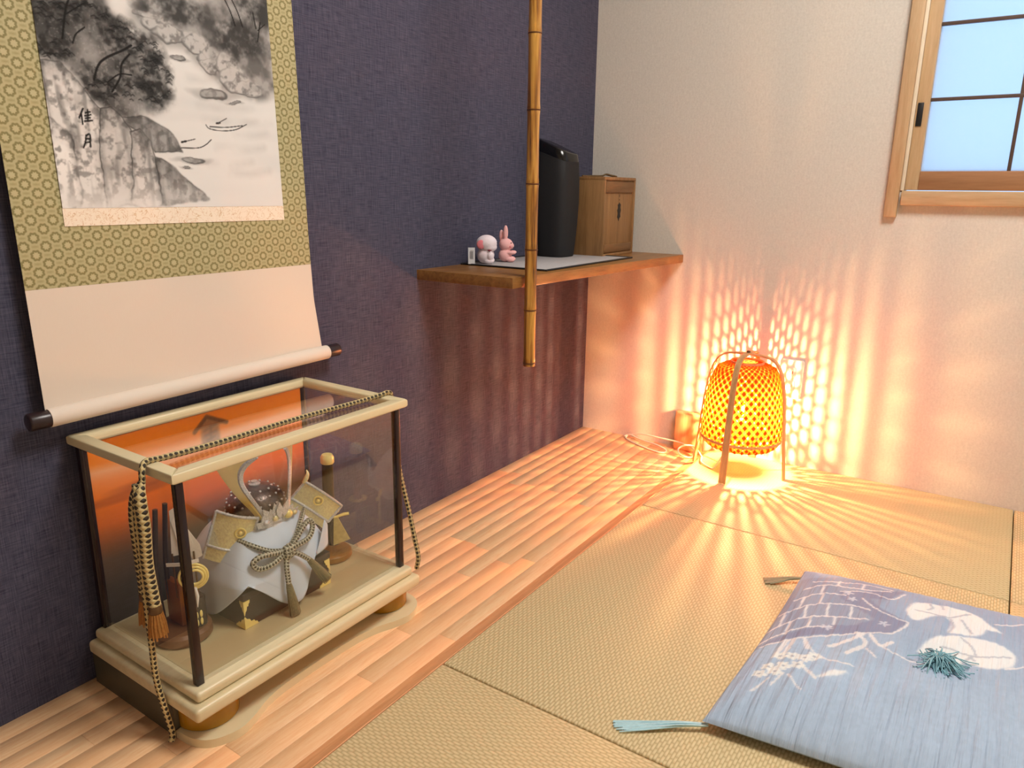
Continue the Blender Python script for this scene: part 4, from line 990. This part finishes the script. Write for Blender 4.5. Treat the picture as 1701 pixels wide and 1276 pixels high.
# sword ornament at the right: round stand, upright hilt, wrapped gold fan
so = thing('sword_ornament', 'upright miniature sword with gold pommel and wrapped gold fan, right of helmet', 'ornament', (0.150, -1.362, CF))
lathe('stand', [(0.040, 0.0), (0.043, 0.004), (0.042, 0.013), (0.037, 0.017), (0.004, 0.018)], plain('amber_stand', rgb(150, 100, 30), 0.3, nscale=16), so, 32)
M_HILT = plain('dark_hilt_wrap', rgb(72, 56, 30), 0.5, nscale=180, namt=0.3, bstr=0.4)
hx_, hy_ = -0.012, 0.014
tube('scabbard', [(hx_+0.004, hy_+0.002, 0.016), (hx_+0.001, hy_, 0.05), (hx_, hy_, 0.092)], 0.0105, M_CHEST, so, 14, True, 0.7)
lathe('hand_guard', [(0.004, 0.0), (0.019, 0.0005), (0.019, 0.003), (0.004, 0.0035)], M_GOLD, so, 24, (hx_, hy_, 0.092))
tube('hilt', spline([(hx_, hy_, 0.0955), (hx_-0.001, hy_-0.001, 0.14), (hx_, hy_, 0.199)], 6), 0.0115, M_HILT, so, 16, True, 0.75)
lathe('pommel', [(0.0122, 0.199), (0.0135, 0.201), (0.0135, 0.212), (0.0105, 0.218), (0.004, 0.2205)], M_GOLD, so, 16, (hx_, hy_, 0), 1.05, 1.0)
fan = [(-0.006, 0.078), (0.004, 0.080), (0.040, 0.022), (0.034, 0.012), (0.0, 0.004), (-0.010, 0.010)]
M_GFAN = plain('gold_foil_fan', (0.92, 0.74, 0.36, 1), 0.4, 0.7, nscale=120, namt=0.2, bstr=0.3)
def along_y(P, x0, x1, name, mat, parent):   # lateral axis turned toward the room
    k = len(P); ca, sa = 0.62, 0.78; V = []
    for off in (x0, x1):
        for a, z in P: V.append((0.030+a*ca+off*sa, -0.008+a*sa-off*ca, z+0.0195))
    F = [tuple(range(k))[::-1], tuple(range(k, 2*k))]+[(i, (i+1) % k, k+(i+1) % k, k+i) for i in range(k)]
    return mesh(name, V, F, mat, parent)
along_y([(a*0.8, b) for a, b in fan[:2]]+[(0.026, 0.028), (-0.008, 0.018)], -0.001, 0.001, 'gold_fan', M_GFAN, so)
M_PLAST = glass('clear_plastic_wrap', 1.0, (0.93, 0.93, 0.92, 1), 0.18)
bm = bmesh.new()
cone = [(-0.002, 0.080, 0.004), (0.001, 0.055, 0.013), (0.008, 0.025, 0.022), (0.014, 0.004, 0.026)]
rngs = []
for a, z, r_ in cone:
    vs = []
    for k in range(14):
        q = 2*PI*k/14; jr = r_*(1+0.14*math.sin(3*q+z*90)); u_ = a+jr*math.cos(q); v_ = jr*0.45*math.sin(q)
        vs.append(bm.verts.new((0.030+u_*0.62+v_*0.78, -0.008+u_*0.78-v_*0.62, z+0.0195+(0.007*math.cos(q) if z < 0.01 else 0))))
    rngs.append(vs)
for A_, B_ in zip(rngs[:-1], rngs[1:]):
    for k in range(14): bm.faces.new((A_[k], A_[(k+1) % 14], B_[(k+1) % 14], B_[k]))
bm.faces.new(rngs[-1])
from_bm('plastic_wrap', bm, M_PLAST, so)
for s_ in (-1, 1): tube('gold_tie', [(0.029, -0.009, 0.099), (0.029+0.010*s_, -0.009+0.014*s_, 0.103), (0.029+0.016*s_, -0.009+0.022*s_, 0.1035)], [0.0025, 0.0035, 0.003], M_GOLD, so, 8)

# bow and arrow stand at the left
bo = thing('arrow_stand', 'miniature arrow quiver stand with white feathers and gold rings, left of helmet', 'ornament', (0.158, -1.701, CF))
lathe('stand', [(0.043, 0.0), (0.047, 0.004), (0.046, 0.016), (0.041, 0.021), (0.004, 0.022)], plain('brown_stand', rgb(120, 82, 52), 0.3, nscale=16), bo, 36)
prism('quiver_board', [(-0.030, -0.006), (0.010, -0.006), (0.012, 0.006), (-0.030, 0.006)], 0.022, 0.10, plain('orange_brown_lacquer', rgb(146, 84, 30), 0.3, nscale=14), bo, 0.002)
prism('quiver', rrect(0.034, 0.022, 0.006), 0.0225, 0.075, M_CHEST, bo, 0.001).location = (0.018, 0.016, 0)
for k, y_ in enumerate((-0.020, 0.003)): tube('bow_staff', spline([(-0.012-0.01*k, y_-0.004, 0.024), (-0.016-0.01*k, y_-0.006, 0.12), (-0.012-0.01*k, y_+0.002, 0.235)], 6), 0.0042, M_CHEST, bo, 8)
fe = [(0.0, 0.0), (0.017, 0.004), (0.020, 0.030), (0.010, 0.082), (-0.002, 0.088), (-0.012, 0.080), (-0.010, 0.070)]
M_FEA = plain('white_feather', rgb(236, 228, 218), 0.7, nscale=160, namt=0.05)
for k, (dx, dy, a_) in enumerate(((0.0, -0.006, 0.18), (0.012, 0.006, -0.02), (0.020, 0.020, -0.25))):
    o = prism('feather', [(a*0.9, b*(1-0.12*k)) for a, b in fe], -0.0007, 0.0007, M_FEA, bo, 0, 'Y'); o.location = (dx, dy, 0.150-0.006*k); o.rotation_euler = (0, a_, 0.95)
    tube('arrow_shaft', [(dx+0.004, dy, 0.075), (dx+0.002, dy, 0.155)], 0.0016, M_BROWNB, bo, 6)
for k, (r_, dx) in enumerate(((0.022, 0.026), (0.0175, 0.028), (0.0125, 0.030))):
    o = tube('gold_ring', [(0, r_*math.cos(a), r_*math.sin(a)) for a in np.linspace(0, 2*PI, 37)], 0.0022, M_GOLD, bo, 8); o.location = (dx+0.008, 0.008, 0.118); o.rotation_euler = (0, 0, -0.6)
ribbon('white_cord', [(0.006, -0.020, 0.142), (0.030, -0.006, 0.1445), (0.038, 0.018, 0.1445)], (0, 0, 1), 0.006, 0.0015, M_FEA, bo)
for z0 in (0.032, 0.046): 
    for dy in (0.006, 0.014): ball('gold_mount', (0.0352, dy, z0), 0.0035, M_GOLD, bo, (0.5, 0.8, 2.0), 2)
tube('streamer', [(0.040, 0.004, 0.100), (0.043, 0.006, 0.085), (0.044, 0.004, 0.066)], [0.004, 0.003, 0.0006], M_FEA, bo, 6)

# braided gold cord laid over the case
bcord = thing('braided_cord', 'gold and black braided cord with brown tassels draped over the glass case', 'cord', (0.24, -1.54, 0.4346))
BO = bcord.location.copy()
def BL(P): return [Vector(p)-BO for p in P]
M_BR1 = braid('gold_black_braid', rgb(206, 186, 132), rgb(52, 44, 34), 0.017, 2.0, 0.6)
M_TSL = plain('brown_tassel_thread', rgb(172, 116, 52), 0.6, nscale=240, namt=0.25, bstr=0.4)
tube('cord_run', spline(BL([(0.250, -1.7885, 0.412), (0.249, -1.786, 0.432), (0.240, -1.774, 0.4395), (0.237, -1.745, 0.4365), (0.236, -1.66, 0.4335), (0.236, -1.50, 0.4335), (0.246, -1.36, 0.4340), (0.256, -1.308, 0.4380), (0.258, -1.292, 0.4395), (0.2595, -1.2815, 0.428), (0.262, -1.2795, 0.36), (0.272, -1.279, 0.28), (0.296, -1.279, 0.19), (0.309, -1.279, 0.135), (0.318, -1.2795, 0.098), (0.313, -1.280, 0.070)]), 10), 0.0047, M_BR1, bcord, 12)
for A_ in ([(0.250, -1.7900, 0.415), (0.243, -1.7960, 0.395), (0.237, -1.7985, 0.36), (0.238, -1.7985, 0.30), (0.239, -1.7985, 0.238)],
           [(0.252, -1.7900, 0.415), (0.258, -1.7985, 0.395), (0.263, -1.8000, 0.35), (0.258, -1.8000, 0.29), (0.262, -1.7985, 0.224)]):
    A2 = spline(BL(A_), 8); n_ = len(A2)
    tube('cord_loop', A2, [0.0045+0.0042*min(1, i/8) for i in range(n_)], M_BR1, bcord, 14)
    e_ = A2[-1]
    lathe('tassel_head', [(0.0075, 0.004), (0.0098, 0.0), (0.0098, -0.008), (0.0085, -0.011)], M_BROWNB, bcord, 14, e_)
    lathe('tassel_skirt', [(0.0082, -0.0105), (0.0108, -0.024), (0.0128, -0.044), (0.0122, -0.047), (0.002, -0.046)], M_TSL, bcord, 18, e_)
    for i in range(16):
        a = 2*PI*i/16
        tube('tassel_thread', [e_+Vector((0.0085*math.cos(a), 0.0085*math.sin(a), -0.011)), e_+Vector((0.0118*math.cos(a), 0.0118*math.sin(a), -0.03)), e_+Vector((0.0132*math.cos(a+0.1), 0.0132*math.sin(a+0.1), -0.049-0.003*math.sin(5*a)))], 0.0013, M_TSL, bcord, 5)
tube('cord_end', spline(BL([(0.251, -1.7995, 0.415), (0.250, -1.803, 0.36), (0.249, -1.804, 0.25), (0.250, -1.8045, 0.17), (0.247, -1.803, 0.10), (0.250, -1.7985, 0.05), (0.258, -1.7945, 0.0), (0.263, -1.800, -0.013)]), 8), 0.0047, M_BR1, bcord, 12)

# ================================================================ floor cushion
zab = thing('floor_cushion', 'blue grey floor cushion with white leaf print and teal tassels on tatami', 'cushion', (1.22, -1.0, 0))
ZO = Vector((1.22, -1.0, 0))
art = Canvas(600, 700, 1.5, (0.665, 0.735, 0.815))
HA, WA = art.X.shape; an = vnoise(HA, WA, 60, 11, 3); af = vnoise(HA, WA, 4, 12, 2)
art.c *= (0.95+0.08*an)[..., None]*(0.97+0.06*af)[..., None]
ZP = ZAB['polys']
art.lay(np.clip((art.Y-230-0.05*art.X)/260, 0, 1), (0.600, 0.655, 0.750), 0.75)
art.lay(art.poly(ZP['cloth'], 1), (0.590, 0.615, 0.690), 0.8)
art.lay(art.poly(ZP['darkband'], 1), (0.545, 0.560, 0.655), 0.85)
LT = (0.885, 0.87, 0.865)
for nm in ('leaf1', 'leaf2', 'sliver'): art.lay(art.poly(curve_pts(ZP[nm]+[ZP[nm][0]], 5), 1), (0.905, 0.910, 0.905), 0.95)
for s_ in ZAB['strokes']: art.lay(art.line(curve_pts([tuple(q) for q in s_[1:]]), s_[0]*(1.25 if s_[0] < 3 else 1.5), 1.6), LT, 0.9)
for x_, y_ in ZAB['petals']:
    for k in range(5):
        a = 2*PI*k/5; art.lay(art.ell(x_+6*math.cos(a), y_+6*math.sin(a), 6, 4.2, 0.3, a), (0.90, 0.90, 0.88), 0.9)
    art.lay(art.ell(x_, y_, 2.5, 2.5, 0.4), (0.66, 0.68, 0.72), 0.9)
for x_, y_ in ZAB['stars']:
    for k in range(5):
        a = 2*PI*k/5; art.lay(art.ell(x_+5.5*math.cos(a), y_+5.5*math.sin(a), 4.5, 2.0, 0.3, a), (0.80, 0.81, 0.85), 0.85)
for v_ in ZAB['veins']: art.lay(art.line(curve_pts([tuple(q) for q in v_]), 2.4, 2.2), (0.70, 0.72, 0.76), 0.85)
QFL, QBL, QBR, QFR = [np.array(q) for q in ((0.940, -1.318), (0.957, -0.728), (1.515, -0.665), (1.505, -1.268))]
GN = 230
gr = Canvas(1.0, 1.0, 1.0/GN, (0, 0, 0)); A, B = gr.X, gr.Y
def qpos(A, B):
    pin = 0.018
    A2 = A+0.0; B2 = B+0.0
    bx = (1-A2)*(1-B2); p = [None]*2
    for i in range(2): p[i] = (1-A2)*(1-B2)*QFL[i]+(1-A2)*B2*QBL[i]+A2*B2*QBR[i]+A2*(1-B2)*QFR[i]
    p[0] = p[0]+pin*(np.sin(PI*B))*(2*np.clip(0.5-A, 0, 1))*0.4-pin*np.sin(PI*B)*(2*np.clip(A-0.5, 0, 1))*0.4
    p[1] = p[1]+pin*(np.sin(PI*A))*(2*np.clip(0.5-B, 0, 1))*0.4-pin*np.sin(PI*A)*(2*np.clip(B-0.5, 0, 1))*0.4
    return p
PX, PY = qpos(A, B)
ix = np.clip(((PX-0.94)*1000/1.5).astype(int), 0, WA-1); iy = np.clip(((PY+1.32)*1000/1.5).astype(int), 0, HA-1)
gr.c = art.c[iy, ix]
fa = (1-np.abs(2*A-1)**5.0)**0.55; fb = (1-np.abs(2*B-1)**5.0)**0.55
wr = vnoise(8, gr.X.shape[1], 3.2, 21, 2); wr = np.stack([np.interp(np.linspace(0, 7, gr.X.shape[0]), np.arange(8), wr[:, i]) for i in range(gr.X.shape[1])], 1)
ctr = np.exp(-(((A-0.5)/0.07)**2+((B-0.5)/0.07)**2))
Hh = 0.022+0.046*np.clip(fa*fb, 0, 1)*(0.80+0.20*np.sin(PI*A)*np.sin(PI*B))-0.012*ctr
Hh = Hh+(wr-0.5)*0.0075*np.clip(1.25-B, 0.25, 1)*np.clip(fa*fb*2, 0, 1)
edge = np.minimum(np.minimum(A, 1-A), np.minimum(B, 1-B)); Hh = np.where(edge < 1e-6, 0.020, Hh)
M_ZAB = print_mat('crepe_print', 0.9, ((150, 8, 1), 1.0, 0.9, 0.005))
print_grid('cushion_top', gr, lambda X, Y: np.stack([PX-ZO.x, PY-ZO.y, Hh], -1), M_ZAB, zab)
g2 = Canvas(1.0, 1.0, 1/60, (0.62, 0.69, 0.78)); PX2, PY2 = qpos(g2.X, g2.Y)
fa2 = np.clip(1-np.abs(2*g2.X-1)**9, 0, 1); fb2 = np.clip(1-np.abs(2*g2.Y-1)**9, 0, 1)
H2 = 0.020-0.0185*np.sqrt(fa2*fb2)
u_ = print_grid('cushion_underside', g2, lambda X, Y: np.stack([PX2-ZO.x, PY2-ZO.y, H2], -1), M_ZAB, zab); u_.data.flip_normals()
M_TEAL = plain('pale_teal_thread', rgb(182, 220, 228), 0.6, nscale=200, namt=0.1)
M_TEALD = plain('teal_thread', rgb(138, 186, 198), 0.6, nscale=200, namt=0.1)
M_OLT = plain('olive_grey_thread', rgb(150, 148, 118), 0.6, nscale=200, namt=0.15)
def tassel(p0, p1, spread, n, r_, mat, drop=None, lift=0.004):
    """bundle of threads fanning from p0 to p1: threads too fine to pick apart, one part"""
    a, b = Vector(p0), Vector(p1); d = b-a; sd = Vector((-d.y, d.x, 0)).normalized(); V = []; F = []
    for i in range(n):
        q = random.uniform(-1, 1); e = random.uniform(0.9, 1.08); k = random.uniform(-1, 1)
        P = spline([a+sd*0.003*q, a+d*0.35+sd*spread*0.35*q+Vector((0, 0, lift*random.random())), a+d*0.7*e+sd*spread*(0.75*q+0.2*k)+Vector((0, 0, 0.3*lift*random.random())), a+d*e+sd*spread*(q+0.25*k)], 4)
        pts, T, N = frames(P); o0 = len(V)
        for p, t_, n__ in zip(pts, T, N):
            bb = t_.cross(n__)
            for c in range(4): V.append(p+n__*(r_*math.cos(c*PI/2))+bb*(r_*math.sin(c*PI/2))-ZO)
        for j in range(len(pts)-1):
            for c in range(4): F.append((o0+j*4+c, o0+j*4+(c+1) % 4, o0+j*4+4+(c+1) % 4, o0+j*4+4+c))
    o = mesh('tassel', V, F, mat, zab, True); o['kind'] = 'stuff'; return o
tassel((0.948, -1.312, 0.013), (0.830, -1.383, 0.003), 0.012, 34, 0.0012, M_TEAL)
tassel((0.960, -0.748, 0.014), (0.893, -0.786, 0.003), 0.014, 34, 0.0012, M_OLT)
def burst(c, n, r_, mat):
    V = []; F = []; c = Vector(c)
    for i in range(n):
        a = random.gauss(-1.0, 0.9) if i % 3 else random.uniform(0, 2*PI); L = random.uniform(0.018, 0.062 if i % 3 else 0.03); h = random.uniform(0.004, 0.022)
        d = Vector((math.cos(a), math.sin(a), 0)); k = Vector((-d.y, d.x, 0))*random.uniform(-0.012, 0.012)
        P = spline([c, c+d*L*0.35+Vector((0, 0, h)), c+d*L*0.75+k+Vector((0, 0, h*0.8)), c+d*L+k*1.6+Vector((0, 0, 0.009+random.uniform(-0.002, 0.004)))], 3)
        pts, T, N = frames(P); o0 = len(V)
        for p, t_, n__ in zip(pts, T, N):
            bb = t_.cross(n__)
            for q in range(4): V.append(p+n__*(r_*math.cos(q*PI/2))+bb*(r_*math.sin(q*PI/2))-ZO)
        for j in range(len(pts)-1):
            for q in range(4): F.append((o0+j*4+q, o0+j*4+(q+1) % 4, o0+j*4+4+(q+1) % 4, o0+j*4+4+q))
    o = mesh('tuft', V, F, mat, zab, True); o['kind'] = 'stuff'; return o
burst((1.232, -1.000, 0.058), 120, 0.0010, M_TEALD)
